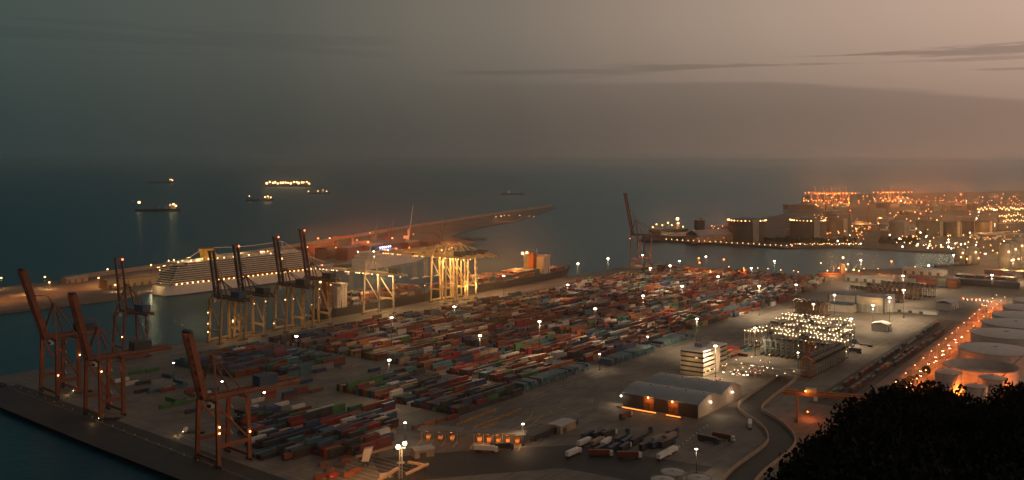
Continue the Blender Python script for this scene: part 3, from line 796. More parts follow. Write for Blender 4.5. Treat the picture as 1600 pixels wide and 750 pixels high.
def cargo_ship(a0, L, B, sup, label, deck, light=True):
    o = empty('container_ship', W(a0, -12 - B / 2, 0), YU); tag(o, label, 'container ship', 'ships along the long quay')
    MB().loft(hull_rings(L, B, 12, rake=8, sheer=4)).build('hull', hull_dark, o)
    MB().loft([[(p[0], p[1] * 1.004, min(p[2], 1.4)) for p in r] for r in hull_rings(L, B, 1.4, rake=1, sheer=0)]).build('boot_stripe', hull_red, o)
    x = L * sup
    MB().box((x, 0, 24), (15, B - 4, 24)).box((x + 1, 0, 37.6), (11, B + 1, 3.2)).build('accommodation', house_win, o)
    MB().box((x - 11, 0, 27), (8, 9, 30)).build('funnel', orange_paint, o)
    MB().beam((x, 0, 39), (x, 0, 48), .8).beam((x, -5, 44), (x, 5, 44), .4).build('radar_mast', hull_white, o)
    mb = MB()
    for sy in (-1, 1): mb.beam((4, sy * (B / 2 - .4), 13.2), (L * .93, sy * (B / 2 - .4), 13.2), .1); 
    for k in range(int(L / 14)):
        mb.beam((8 + 14 * k, -B / 2 + .6, 12), (8 + 14 * k, -B / 2 + .6, 20), .5).beam((8 + 14 * k, B / 2 - .6, 12), (8 + 14 * k, B / 2 - .6, 20), .5)
    mb.build('lashing_bridge', steel_dark, o)
    mb = MB()
    for k in range(int(L / 9)): mb.ball((6 + 9 * k, B / 2 + .1, 14.5), .5)
    mb.ball((x - 6, B / 2 + .8, 40), 1.9).ball((x + 5, B / 2 + .8, 40), 1.9).build('deck_lamp', g_warm, o)
    yaw = YU; c0 = W(a0, -12 - B / 2, 0)
    for k in range(int(L * .88 / 13)):
        xx = 10 + 13.2 * k
        if abs(xx - x) < 15 or abs(xx - x + 11) < 10: continue
        hh = deck(k)
        for j in range(int((B - 4) / 2.6)):
            h = max(0, hh + R.choice((-1, 0, 0, 0)))
            for t_ in range(h):
                p = c0 + U * xx + V * (-(B - 4) / 2 + 1.3 + 2.6 * j); stackmb.box((p.x, p.y, 12.3 + CH * t_ + CH / 2), (CL, CW, CH - .05), YU, pick(FAR), False)
    return o
s1 = cargo_ship(395, 190, 32, .13, 'dark container ship berthed under the cream crane', lambda k: R.choice((3, 4, 5)))
for x in (60, 110, 150): point(AMBER, 16000, (x, 24, 22), s1)
s2 = cargo_ship(598, 312, 42, .74, 'dark container ship with lit orange superstructure berthed past the yellow cranes', lambda k: R.choice((2, 3, 4)) if k < 17 else 2)
for x, y, z_, p_ in ((250, 14, 34, 26000), (250, -14, 34, 12000), (225, 38, 26, 110000), (40, 0, 36, 38000), (90, 0, 34, 38000), (140, 0, 34, 36000), (185, 0, 34, 30000), (285, 10, 24, 7000)): point(AMBER, p_, (x, y, z_), s2)

def sea_ship(x, y, L, rz, label, lamps, sup=.15, c=None, wht=False):
    o = empty('cargo_ship', G(x, y, 0), rz); tag(o, label, 'ship', 'ships at anchor on the sea'); B = L * .15
    MB().loft(hull_rings(L, B, L * .045 + 2, rake=L * .03, sheer=L * .012)).build('hull', c or hull_dark, o)
    D = L * .045 + 2
    MB().box((L * sup, 0, D + 6), (L * .08, B * .86, 12)).box((L * sup, 0, D + 13), (L * .06, B, 2.2)).build('accommodation', house_win, o)
    MB().box((L * sup - L * .05, 0, D + 8), (L * .03, B * .3, 15)).build('funnel', hull_red, o)
    mb = MB()
    for f in (.35, .5, .65, .8): mb.beam((L * f, 0, D), (L * f, 0, D + 11), .9).beam((L * f, 0, D + 4), (L * f + L * .06, 0, D + 12), .6)
    mb.build('derrick', steel_grey, o)
    mb = MB()
    for f, s_, h in lamps: mb.ball((L * f, R.uniform(-.3, .3) * B, D + h), s_)
    mb.build('deck_lamp', g_warm, o)
    point(WARM, 6000, (L * sup, -B, D + 18), o); return o
sea_ship(213, 330, 66 * 2.3, 0.02, 'cargo ship with two bright lights, nearest on the dark left water', [(.06, 4.5, 22), (.85, 4.5, 14), (.78, 4, 12), (.92, 3, 10)], .85)
sea_ship(232, 286, 210, .0, 'faint ship with one lit stern near the horizon at left', [(.85, 5, 14), (.9, 4.5, 10), (.8, 4, 16)], .86)
sea_ship(385, 314, 118, .0, 'small ship with warm lit deckhouse below the bright long ship', [(.7, 3.6, 10), (.8, 4, 12), (.9, 2.8, 8), (.1, 2, 14)], .78)
bs = sea_ship(416, 291.5, 300, .0, 'long ship strung with bright lamps from bow to stern', [(.02 + .06 * k, 6 if k % 3 else 7.5, R.uniform(5, 16)) for k in range(17)], .9)
sea_ship(478, 303, 128, .05, 'dim small ship beside the long bright ship', [(.1, 2.6, 6), (.5, 2.4, 7), (.7, 3.2, 12), (.85, 2.6, 6)], .7)
sea_ship(784, 304, 120, .3, 'faint ship with single lamp off the breakwater tip', [(.3, 2.6, 10)], .3)
sea_ship(30, 259.5, 420, .0, 'barely visible ship on the horizon at far left', [(.3, 5, 14), (.7, 5, 10)], .8)
sea_ship(1014, 362, 96, .0, 'ship lit with orange lamps moored behind the dark breakwater shed', [(.1, 1.6, 5), (.2, 1.6, 12), (.35, 1.6, 10), (.5, 1.8, 16), (.75, 3.6, 26), (.77, 3.0, 14), (.9, 1.6, 6), (.6, 1.6, 10)], .75)
for (x, y, z_, pw) in ((1040, 358, 16, 60000),): p = G(x, y + 4, 3); point(AMBER, pw, (p.x, p.y, 22))
tb = sea_ship(1278, 432, 70, .02, 'orange lit workboat moored at the far end of the container yard', [(.05, .9, 16), (.55, 1.6, 24), (.65, 1.2, 14), (.6, 1.7, 6), (.8, 1.3, 5), (.45, 1, 8), (.2, .8, 4), (.9, .9, 4)], .55, orange_paint)
p = G(1305, 428, 3); point(AMBER, 30000, (p.x - 10, p.y - 18, 14)); point(AMBER, 22000, (p.x + 70, p.y - 22, 12))
dk = sea_ship(1462, 419, 70, .25, 'dark hulled coaster lying at the channel quay', [(.7, 1.1, 12), (.85, 1.1, 9)], .9)

# ------------------------------------------------------------------ floodlight masts (head seen at x, y)
heads = [(463, 524, 22), (612, 495, 30), (608, 561, 32), (750, 523, 32), (843, 501, 32), (710, 478, 30), (903, 411, 36), (950, 403, 36), (1004, 398, 36), (1005, 461, 32),
         (930, 481, 32), (1016, 418, 34), (1047, 414, 34), (1089, 497, 30), (1062, 407, 36), (1103, 400, 36), (1174, 418, 34), (1210, 407, 36), (1122, 431, 34), (1066, 446, 34), (1186, 446, 34),
         (1244, 444, 32), (1345, 406, 36), (1451, 414, 34), (1490, 398, 36), (1411, 430, 34), (1550, 429, 32), (1412, 452, 32), (1390, 464, 30), (1364, 476, 26), (1304, 460, 28), (1271, 474, 28), (1330, 497, 26),
         (1583, 405, 32), (1118, 539, 26), (1180, 511, 26), (1247, 550, 16), (413, 612, 20), (271, 566, 15), (937, 552, 14), (1012, 525, 14), (817, 661, 14), (633, 659, 12), (887, 444, 26), (787, 430, 26), (1088, 700, 14), (347, 595, 12)]
for i, (x, y, h) in enumerate(heads):
    hz = 3 + h; q = G(x, y, hz)
    a_, b_ = AB(q)
    if b_ < 30: loc = 'by the long quay'
    elif b_ < 365: loc = 'among the stacks'
    elif a_ < 300: loc = 'near the gate and sheds'
    else: loc = 'on the open yard'
    small = h < 22
    side = 'left of' if x < 800 else 'right of'
    tgt, tn = min((((tx - x) ** 2 + (ty - y) ** 2), nm) for tx, ty, nm in ((420, 640, 'the corner block'), (680, 600, 'the front block'), (400, 560, 'the blue block'), (705, 430, 'the yellow cranes'), (560, 450, 'the cream crane'),
              (840, 400, 'the orange lit ship'), (985, 380, 'the far lone crane'), (1090, 565, 'the office block'), (1055, 610, 'the twin roofed shed'), (1250, 540, 'the carrier rows'), (1340, 470, 'the blue framed workshop'),
              (1305, 422, 'the orange workboat'), (1470, 408, 'the dark coaster'), (730, 680, 'the gate canopy'), (950, 480, 'the middle of the yard'), (1180, 450, 'the pale container row'), (1545, 430, 'the red stacks')))
    lb = ('short ' if small else 'tall ') + f"white floodlight mast {loc}, close to {tn}, {nth(i)} of them"
    lb = ('short ' if small else 'tall ') + f"white floodlight mast {loc}, close to {tn}"
    o = mast((q.x, q.y, 3), h, lb, hr=.85 if small else R.uniform(1.25, 1.6), power=(h / 32.0) ** 2 * (.26 + 2.6 * sst(x, 450, 1050)) * (1.0 if b_ < 365 else 1.5) * (.35 if small else 1), glowm=g_white)

# ------------------------------------------------------------------ straddle carriers
def carrier(m1, m2, lit, loc, rz, label):
    o = empty('straddle_carrier', loc, rz); tag(o, label, 'straddle carrier', 'straddle carriers parked in rows')
    mb = MB(); H = 14.5
    for sy in (-2.1, 2.1):
        for sx in (-4.2, 4.2): mb.beam((sx, sy, 1.2), (sx, sy, H), .62, .7)
        mb.beam((-5, sy, 1.7), (5, sy, 1.7), .8, 1.0); mb.beam((-5, sy, H), (5, sy, H), .8, 1.0)
    for sx in (-4.2, 4.2): mb.beam((sx, -2.2, H - .3), (sx, 2.2, H - .3), .7, .9)
    mb.build('frame', m1, o)
    mb = MB()
    for sy in (-2.1, 2.1):
        for sx in (-3.9, -1.3, 1.3, 3.9):
            i0 = len(mb.v); mb.cyl((0, 0, -.25), .72, .5, 10)
            for k in range(i0, len(mb.v)): x, y, z = mb.v[k]; mb.v[k] = (sx + x, sy + z, .75 + y)
    mb.build('wheel', tyre, o)
    MB().box((0, 0, H + 1.2), (4.6, 3.2, 1.5)).box((0, 0, H + .5), (8, 4.6, .2)).build('engine_deck', m2, o)
    cb = MB().box((4.9, 1.6, H - 2.6), (1.9, 1.5, 2.1)).build('cab', m2, o)
    MB().box((5.7, 1.6, H - 2.4), (.4, 1.55, 1.2)).build('cab_window', glass_dark, cb)
    mb = MB().box((0, 0, 7.4), (11.8, 1.6, .5)).box((-5.8, 0, 7.2), (.5, 2.3, .7)).box((5.8, 0, 7.2), (.5, 2.3, .7))
    for sx in (-3.4, 3.4): mb.beam((sx, 0, 7.5), (sx, 0, H - .4), .14)
    mb.build('spreader', m1, o)
    if lit:
        mb = MB()
        for sx in (-4.6, 4.6):
            for sy in (-1.7, 1.7): mb.ball((sx, sy, H + 1.0), .36)
        mb.ball((5.2, 0, 5), .32).build('work_lamp', g_carrier, o)
    return o
base_g = carrier(carrier_grey, steel_dark, False, W(497, 456), YU, '')
base_o = carrier(orange_paint, orange_paint, False, W(429, 520), YV, '')
base_w = carrier(carrier_white, carrier_white, True, W(530, 430), YU, '')
base_b = carrier(steel_brown, steel_dark, False, W(748, 398), YU, '')
first = {id(q): True for q in (base_g, base_o, base_w, base_b)}
def park(base, p, rz, label):
    if first[id(base)]: first[id(base)] = False; base.location = p; base.rotation_euler = (0, 0, rz); base['label'] = label; return base
    c = copy_tree(base, p, rz); c['label'] = label; return c
for k in range(13):
    park(base_g if k not in (8, 9) else base_o, W(497 + R.uniform(-.5, .5), 457 + 4.9 * k), YU, f"{'grey' if k not in (8, 9) else 'orange'} unlit straddle carrier, {nth(k)} from the left in the front row")
park(base_o, W(431, 520), YV, 'orange straddle carrier at the near end of the row facing the sheds')
for k in range(13): park(base_g, W(438 + 5.9 * k, 520), YV, f"grey unlit straddle carrier, {nth(k)} behind the orange one in the side row")
n = 0
for r, (a_, b0, m_) in enumerate(((527, 430, 17), (551, 428, 16), (580, 425, 16), (612, 421, 15), (640, 420, 15))):
    for k in range(m_):
        if R.random() < .2: continue
        lit = R.random() < .72
        park(base_w if lit else base_g, W(a_ + R.uniform(-4, 4), b0 + 5.6 * k + R.uniform(-.8, .8)), YU, f"{'white lamp-lit' if lit else 'grey unlit'} straddle carrier, {nth(k)} in the {nth(r)} floodlit row")
    for b_ in (b0 + 12, b0 + 44, b0 + 76): point(WARM, 800, tuple(W(a_ - 12, b_, 19)), None, .6)
for k in range(14):
    park(base_b, W(742 + 9 * (k // 7) , 395 + 5.5 * (k % 7)), YU, f"brown straddle carrier, {nth(k % 7)} of the {nth(k // 7)} row left of the workshop")
for r in range(3):
    for k in range(11): park(base_b, W(905 + 36 * r + R.uniform(-2, 2), 408 + 6 * k + 10 * r), YU, f"brown straddle carrier, {nth(k)} in the {nth(r)} row behind the workshop")

# ------------------------------------------------------------------ buildings on the terminal
def frame_obj(name, p, yaw, label, cat, group=None): return tag(empty(name, p, yaw), label, cat, group)

# twin barrel-roofed shed: local x along V (ridge), y along U (depth)
sh = empty('warehouse', W(262, 446), YV); tag(sh, 'large shed with two grey barrel roofs and two orange lit doorways', 'warehouse')
LX, D1 = 59, 36
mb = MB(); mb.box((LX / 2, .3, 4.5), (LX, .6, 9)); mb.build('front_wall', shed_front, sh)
mb = MB(); mb.box((LX / 2, 2 * D1 - .3, 4.5), (LX, .6, 9)); mb.box((.3, D1, 4.5), (.6, 2 * D1 - 1.3, 9)); mb.build('wall', tan_wall, sh)
mb = MB()
for g_ in range(2):
    y0 = g_ * D1; arc = [(y0 + D1 * k / 14, 9 + 3.9 * math.sin(PI * k / 14)) for k in range(15)]
    x = LX - .3; i0 = len(mb.v)
    for xx in (x - .3, x + .3):
        mb.v += [(xx, yy, zz) for yy, zz in arc] + [(xx, y0 + D1, 0), (xx, y0, 0)]
    n = 17
    mb.face(list(range(i0 + n - 1, i0 - 1, -1))); mb.face(list(range(i0 + n, i0 + 2 * n)))
    for k in range(n): mb.face([i0 + k, i0 + (k + 1) % n, i0 + n + (k + 1) % n, i0 + n + k])
mb.build('gable_wall', mat('shed_gable', (.40, .34, .27), .8), sh)
for g_ in range(2):
    y0 = g_ * D1; mb = MB(); rings = []
    for x in (-1.2, LX + .8):
        arc = [(x, y0 + .1 + (D1 - .2) * k / 20, 9.1 + 4.1 * math.sin(PI * k / 20)) for k in range(21)]
        arc2 = [(x, yy, zz + .35) for _, yy, zz in reversed(arc)]
        rings.append(arc + arc2)
    mb.loft(rings)
    for k in range(15): 
        x = k * 4.2
        for q in range(20):
            p_, q_ = rings[0][q], rings[0][q + 1]; mb.beam((x, p_[1], p_[2] + .4), (x, q_[1], q_[2] + .4), .22, .16)
    mb.build('roof', roof_metal, sh)
for x in (19, 38):
    MB().box((x + 2.2, -.05, 4.2), (8.2, .12, 8.4)).build('doorway', g_door, sh)
    mb = MB()
    for q in (-4.2, 0, 4.2): mb.box((x + 2.2 + q, -.2, 4.2), (.4, .3, 8.6))
    mb.box((x + 2.2, -.2, 8.5), (8.8, .4, .5)).box((x + 2.2, -.2, 4.6), (8.2, .25, .35)).build('door_frame', steel_dark, sh)
    MB().ball((x + 2, -1.0, 9.0), .6).build('wall_lamp', g_warm, sh)
    point((1, .30, .05), 1500, (x + 2, -3.2, 7.5), sh)
for x, y, z_ in ((-1, -1, 7), (LX + 1.2, 18, 8), (LX + 1.2, 54, 8)): MB().ball((x, y, z_), .55).build('wall_lamp', g_white, sh); point(WHITE, 1500, (x * 1.03 + (6 if x > 5 else -3), y - 2, z_ - 1), sh)
for k in range(8): MB().cyl((6 + 7 * k, 18 if k % 2 else 54, 12.9), .7, 1.3, 8).build('roof_vent', steel_grey, sh)
lt = empty('orange_ground_glow', W(255, 447), YV); tag(lt, 'added glowing band imitating orange light on the ground before the twin roofed shed', 'barrier')  # added wall and glowing band stand in for orange light on the ground
MB().box((14, 0, .6), (32, .5, 1.2)).box((44, 0, .6), (14, .5, 1.2)).build('glow_band_base', concrete, lt)
MB().box((16, -.3, 1.0), (27, .12, .5)).box((43, -.3, 1.0), (11, .12, .5)).build('ground_glow_band', glow('ground_glow_orange', (1, .26, .04), 3.2), lt)

# office block: striped floors
ofc = empty('office_building', W(381, 431), YV); tag(ofc, 'five storey office block with white bands and dark window strips', 'building')
bx_, by_ = 21, 46
for k in range(5):
    z0 = 3.9 * k
    MB().box((bx_ / 2, by_ / 2, z0 + 1.25), (bx_, by_, 2.5)).build('floor_band', concrete_pale, ofc)
    MB().box((bx_ / 2, by_ / 2, z0 + 3.2), (bx_ - .7, by_ - .7, 1.4)).build('window_strip', glass_dark, ofc)
MB().box((bx_ / 2, by_ / 2, 20), (bx_, by_, 1.0)).build('parapet', white_paint, ofc)
MB().box((bx_ + 1.2, 24, 11.4), (3.2, 4, 22.8)).build('stair_tower', concrete_pale, ofc)
MB().box((9, 20, 22), (7, 9, 3)).box((8, 34, 21.6), (5, 6, 2.2)).build('roof_plant', concrete, ofc)
MB().cyl((9, 20, 23.5), .12, 5, 6).cyl((11, 21, 23.5), .1, 4, 6).build('antenna', steel_grey, ofc)
for k in range(6): MB().ball((bx_ + .4, 4 + 8 * k, 3.2), .3).build('entrance_lamp', g_warm, ofc)
point(WARM, 2400, (bx_ + 9, 22, 12), ofc); point(WARM, 2600, (10, -9, 12), ofc); point(WARM, 2600, (bx_ + 8, 2, 6), ofc)

# long low canopy roofs
for i, (a_, b0, b1) in enumerate(((405, 462, 519), (417, 464, 520), (429, 467, 519))):
    o = empty('parking_canopy', W(a_, b0), YV); tag(o, f"long low flat canopy roof, {nth(i)} from the twin roofed shed", 'canopy', 'canopy roofs beside the carrier park')
    L = b1 - b0
    MB().box((L / 2, 0, 5.2), (L, 6.4, .4)).build('roof', canopy_roof, o)
    mb = MB()
    for k in range(8):
        for y in (-2.4, 2.4): mb.beam((2 + k * (L - 4) / 7, y, 0), (2 + k * (L - 4) / 7, y, 5), .3)
    mb.build('post', steel_grey, o)
    mb = MB()
    for k in range(3): mb.ball((8 + k * 18, -3.3, 4.6), .3)
    mb.build('lamp', g_warm, o)

# workshop with blue frame
ws = empty('workshop', W(800, 412), YV); tag(ws, 'long pale workshop hall framed in blue steel with flat roof', 'building')
MB().box((33, 14, 9), (62, 26, 18)).build('wall', concrete_pale, ws)
mb = MB().box((33, 14, 18.4), (65, 29, .8))
for x in (1, 33, 65): mb.box((x, .6, 9), (1.2, 1.2, 18))
mb.build('blue_frame', steel_blue, ws)
MB().box((20, -8, 9.6), (30, 17, .7)).build('annex_roof', steel_blue, ws); MB().box((20, -8, 4.6), (28, 14, 9.2)).build('annex_wall', concrete_pale, ws)
mb = MB()
for k in range(5): mb.box((38 + 5.6 * k, .9, 4.5), (4.2, .3, 9))
mb.build('door', roof_metal, ws)
MB().box((66, 22, 10), (8, 10, 20)).build('stair_tower', white_paint, ws)
point(WHITE, 9000, (30, -26, 20), ws); point(WARM, 6000, (56, -10, 14), ws)

def shed(p, yaw, dx, dy, h, label, wallm, roofm, cat='shed', gable=2.0, group=None, name='storage_shed', lamp=False):
    o = empty(name, p, yaw); tag(o, label, cat, group)
    MB().box((0, 0, h / 2), (dx, dy, h)).build('wall', wallm, o)
    mb = MB(); e = .5
    mb.loft([[(x, -dy / 2 - e, h), (x, 0, h + gable), (x, dy / 2 + e, h), (x, dy / 2 + e, h + .3), (x, 0, h + gable + .35), (x, -dy / 2 - e, h + .3)] for x in (-dx / 2 - e, dx / 2 + e)]); mb.build('roof', roofm, o)
    mb = MB()
    for k in range(max(1, int(dx / 12))): mb.box((-dx / 2 + 5 + k * 12, -dy / 2 - .06, min(h * .35, 2.4)), (4.2, .14, min(h * .7, 4.8)))
    mb.build('door', dark_wall, o)
    return o
shed(G(1377, 516), YU, 14, 16, 7, 'small white storage shed standing alone on the open yard', white_paint, white_paint, gable=2.2)
shed(G(1432, 489), YV, 46, 8, 4, 'long low white hut on the open yard beyond the white shed', white_paint, roof_pale, gable=.8)
shed(G(1480, 482), YU, 34, 18, 8, 'pale bulky shed near the railway end', white_paint, roof_pale, gable=3)
shed(G(1540, 447), YV, 84, 14, 8, 'long blue roofed canopy shed by the red stacks', steel_blue, steel_blue, gable=1.5)
shed(G(1362, 440), YV, 70, 22, 7, 'pale low transit shed at the far quay', concrete_pale, roof_pale, gable=1.5)
shed(G(1445, 428), YV, 60, 30, 7, 'pale wide roofed shed behind the red stacks', concrete_pale, roof_pale, gable=2)
for i, (x, y) in enumerate(((1328, 536), (1352, 541), (1300, 552), (1335, 551))):
    p = G(x, y); o = empty('flatbed_trailer', p, YV); tag(o, f"dark flatbed trailer parked by the carrier rows, {nth(i)} of four", 'trailer', 'trailers by the carrier rows')
    MB().box((0, 0, 1.5), (13, 2.6, .5)).box((-6.2, 0, 2.4), (.3, 2.6, 1.4)).build('deck', steel_blue, o)
    mb = MB()
    for q in (3, 4.4, 5.8): mb.box((q, 0, .55), (1.0, 2.4, 1.0))
    mb.box((-4, 0, .7), (.4, 1.8, 1.2)).build('wheel', tyre, o)
    if i in (0, 3): o2 = inst('shipping_container', get_cm(KEYS.index('navy'), CL)[0], None, p + Vector((0, 0, 1.78)), YV); tag(o2, f"navy blue container on the {'farthest' if i == 0 else 'nearest'} of four flatbed trailers", 'container'); inst('door', get_cm(KEYS.index('navy'), CL)[1], o2)
# containers beside the office
for i, (x, y, kx) in enumerate(((1140, 551, 'orange'), (1148, 557, 'rust'), (1160, 545, 'navy'), (1168, 548, 'teal'), (1135, 560, 'green'), (1158, 556, 'maroon'), (1146, 546, 'red'), (1128, 553, 'brown'))):
    ci = KEYS.index(kx); o = inst('shipping_container', get_cm(ci, CL)[0], None, G(x, y), YU + rad(R.choice((0, 90, 12)))); inst('door', get_cm(ci, CL)[1], o)
    tag(o, f"{PAL[kx][1]} container dropped on the ground behind the striped office block", 'container')

# entrance gate: two canopies over lit booths
gy = rad(-9)
for i, (x, y, L) in enumerate(((655, 688, 26), (737, 692, 33))):
    o = empty('gate_canopy', G(x, y), gy); tag(o, ('smaller dim' if i == 0 else 'brightly lit') + ' truck gate canopy with booths beneath its flat roof', 'gate')
    MB().box((L / 2, 4, 6.6), (L + 2, 11, .7)).build('roof', canopy_roof, o)
    n = 4 if i == 0 else 6
    mb = MB()
    for k in range(n):
        xx = 1.5 + k * (L - 3) / (n - 1); mb.beam((xx, 0, 0), (xx, 0, 6.4), .4); mb.beam((xx, 8, 0), (xx, 8, 6.4), .4)
    mb.build('column', steel_grey, o)
    for k in range(n - 1):
        xx = 1.5 + (k + .5) * (L - 3) / (n - 1)
        bo = MB().box((xx, 3.4, .55), (2.3, 4.2, 1.1)).box((xx, 3.4, 3.1), (2.6, 4.6, .3)).build('booth', tan_wall, o)
        MB().box((xx, 3.4, 2.0), (2.1, 4.0, 1.8)).build('booth_window', g_booth, bo)
        MB().box((xx, -.2, 6.0), (1.2, .3, .3)).build('lane_lamp', g_amber, o)
        if k % 2 == 0 or i: point((1, .38, .09), 800 if i else 420, (xx, -1.2, 5.2), o, .3)
    mb = MB()
    for k in range(n): mb.box((1.5 + k * (L - 3) / (n - 1), -7, .25), (1.0, 13, .4))
    mb.build('lane_island', concrete, o)
# lane blocks in rows behind the gate
blk = MB().box((0, 0, .45), (2.0, 1.2, .9)).box((0, 0, 1.1), (1.4, .7, .5)).mesh('lane_barrier', [mat('barrier_yellow', (.42, .24, .07), .7)])
for r, (xa, ya, xb, yb, n) in enumerate(((742, 668, 812, 641, 17), (727, 660, 772, 642, 11), (715, 664, 745, 652, 8), (752, 672, 775, 662, 6))):
    for k in range(n):
        f = k / (n - 1); p = G(xa + (xb - xa) * f, ya + (yb - ya) * f); o = inst('lane_barrier', blk, None, p, YU)
        tag(o, f"small yellowish concrete lane block, {nth(k)} in the {nth(r)} line behind the gate", 'barrier', 'lane blocks behind the gate')

# light tower and lit works area at the lower edge
lw = empty('lighting_tower', G(626, 748), .3); tag(lw, 'tall lattice lighting tower with two bright lamps at the bottom edge', 'floodlight')
mb = MB()
for sx in (-.9, .9):
    for sy in (-.9, .9): mb.beam((sx, sy, 0), (sx * .7, sy * .7, 17), .22)
for k in range(8):
    z = 2 * k; mb.beam((-.9, -.9, z), (.9, -.9, z + 2), .14).beam((.9, .9, z), (-.9, .9, z + 2), .14).beam((.9, -.9, z), (.9, .9, z + 2), .14)
mb.build('mast', steel_grey, lw)
MB().box((0, 0, 17), (5.6, 2.2, .3)).box((0, 0, 9), (4.2, 3, .3)).beam((-2.6, -1, 18), (2.6, -1, 18), .1).build('platform', steel_grey, lw)
MB().ball((-1.6, -.8, 18.1), 1.15).ball((2.4, .5, 19.2), 1.15).build('lamp_head', g_white, lw)
point(WARM, 2200, (0, -3.5, 16), lw); point(AMBER, 2500, (5, 5, 15), lw)
def conv(x0, y0, z0, x1, y1, z1, label):
    p = G(x0, y0, 3 + z0); q = G(x1, y1, 3 + z1); o = empty('conveyor', (p.x, p.y, 3)); d = q - p
    tag(o, label, 'conveyor', 'conveyors round the lighting tower')
    MB().beam((0, 0, z0), (d.x, d.y, z1), 1.8, 1.2).build('gallery', tan_wall, o)
    mb = MB()
    for f in (.1, .5, .9):
        for s_ in (-.8, .8): mb.beam((d.x * f + s_, d.y * f, 0), (d.x * f, d.y * f, z0 + (z1 - z0) * f), .3)
    mb.build('trestle', steel_dark, o)
conv(590, 752, 3, 622, 731, 7, 'tan conveyor rising to the lighting tower from its left foot')
conv(634, 741, 3, 670, 724, 8, 'tan conveyor rising away on the right of the lighting tower')
conv(556, 714, 4, 622, 696, 6, 'long brown conveyor running behind the lighting tower')
conv(638, 722, 5, 668, 727, 5, 'short orange conveyor beside the white kiosk')
shed(G(660, 712), rad(25), 12, 8, 4.5, 'white roofed kiosk beside the lighting tower', tan_wall, roof_pale, gable=.8)
o = empty('storage_tank', G(571, 728), 0); tag(o, 'pale leaning hopper beside the dark gate post at the bottom', 'hopper')
MB().loft([[(-2, -1.6, 3), (2, -1.6, 3), (2, 1.6, 3), (-2, 1.6, 3)], [(-.6, -1.9, 10), (4.4, -1.9, 11), (4.4, 1.9, 11), (-.6, 1.9, 10)]]).build('bin', white_paint, o)
MB().beam((-1.5, -1, 0), (-1.2, -1, 4), .5).beam((1.5, -1, 0), (1.2, -1, 4), .5).beam((-1.5, 1, 0), (-1.2, 1, 4), .5).beam((1.5, 1, 0), (1.2, 1, 4), .5).build('leg', steel_dark, o)
for i, (x, y, kx) in enumerate(((500, 748, 'rust'), (515, 738, 'brown'), (530, 730, 'black'), (520, 746, 'red'), (545, 744, 'orange'), (506, 728, 'brown'), (556, 738, 'orange'), (540, 722, 'maroon'), (602, 746, 'white'))):
    ci = KEYS.index(kx); o = inst('skip_bin', get_cm(ci, CL)[0], None, G(x, y), rad(R.uniform(20, 50)), (.5, .9, .9)); tag(o, f"{PAL[kx][1]} half length steel box, {nth(i)} in the orange lit works corner", 'skip'); inst('door', get_cm(ci, CL)[1], o)
for x, y, pw in ((520, 738, 6500), (560, 728, 6500), (652, 728, 4500), (605, 738, 3500)): p = G(x, y, 14); point((1, .36, .09), pw, tuple(p), None, .5)

# small white storage tanks at the lower edge
def tank(p, r, h, label, walls=tank_white, roofs=tank_roof, dome=.06, floating=False, group='storage tanks on the right shore', n=56, stair=True, name='storage_tank'):
    o = empty(name, p); tag(o, label, 'tank', group)
    mb = MB(); mb.cyl((0, 0, 0), r, h, n, cap=False); wo = mb.build('shell', walls, o)
    mb = MB()
    for k in range(1, 6): mb.cyl((0, 0, h * k / 6.0), r + .05, .16, n, cap=False)
    mb.cyl((0, 0, h - .5), r + .5, .5, n, cap=False, r2=r + .5); mb.build('girth_ring', steel_grey, wo)
    mb = MB()
    if floating:
        mb.cyl((0, 0, h * .6), r - .2, .4, n); mb.build('floating_roof', roofs, o)
    else:
        i0 = len(mb.v); m_ = 5
        for j in range(m_ + 1):
            rr = r * (1 - j / m_) if j < m_ else .01; zz = h + r * dome * (1 - (rr / r) ** 2)
            for k in range(n): a = 2 * PI * k / n; mb.v.append((rr * math.cos(a), rr * math.sin(a), zz))
        for j in range(m_):
            for k in range(n): q = i0 + j * n; mb.face([q + k, q + (k + 1) % n, q + n + (k + 1) % n, q + n + k], 0, True)
        for k in range(8):
            a = 2 * PI * k / 8 + .3; mb.beam((0, 0, h + r * dome + .1), (r * math.cos(a), r * math.sin(a), h + .15), .18, .12)
        mb.cyl((0, 0, h + r * dome - .1), r * .05 + .4, .8, 10); mb.build('roof', roofs, o)
    mb = MB(); a0 = -2.2
    for k in range(16):
        a = a0 + k * .055; b2 = a + .055
        mb.beam((math.cos(a) * (r + .7), math.sin(a) * (r + .7), h * k / 16), (math.cos(b2) * (r + .7), math.sin(b2) * (r + .7), h * (k + 1) / 16), .9, .3)
    mb.build('stair', steel_grey, o)
    mb = MB()
    for k in range(n):
        a = 2 * PI * k / n; b2 = 2 * PI * (k + 1) / n
        mb.beam((math.cos(a) * r, math.sin(a) * r, h + 1.0), (math.cos(b2) * r, math.sin(b2) * r, h + 1.0), .08)
        if k % 2 == 0: mb.beam((math.cos(a) * r, math.sin(a) * r, h), (math.cos(a) * r, math.sin(a) * r, h + 1.0), .07)
    mb.build('handrail', steel_grey, o)
    return o
for i, (x, y) in enumerate(((1051, 737), (1092, 747), (1036, 749))):
    q = G(x, y, 12); tank((q.x, q.y, 3), 6.4, 9, ('white round tank roof nearest the truck park', 'white round tank roof right of its pair at the bottom edge', 'white round tank cut by the bottom edge')[i], group=None)
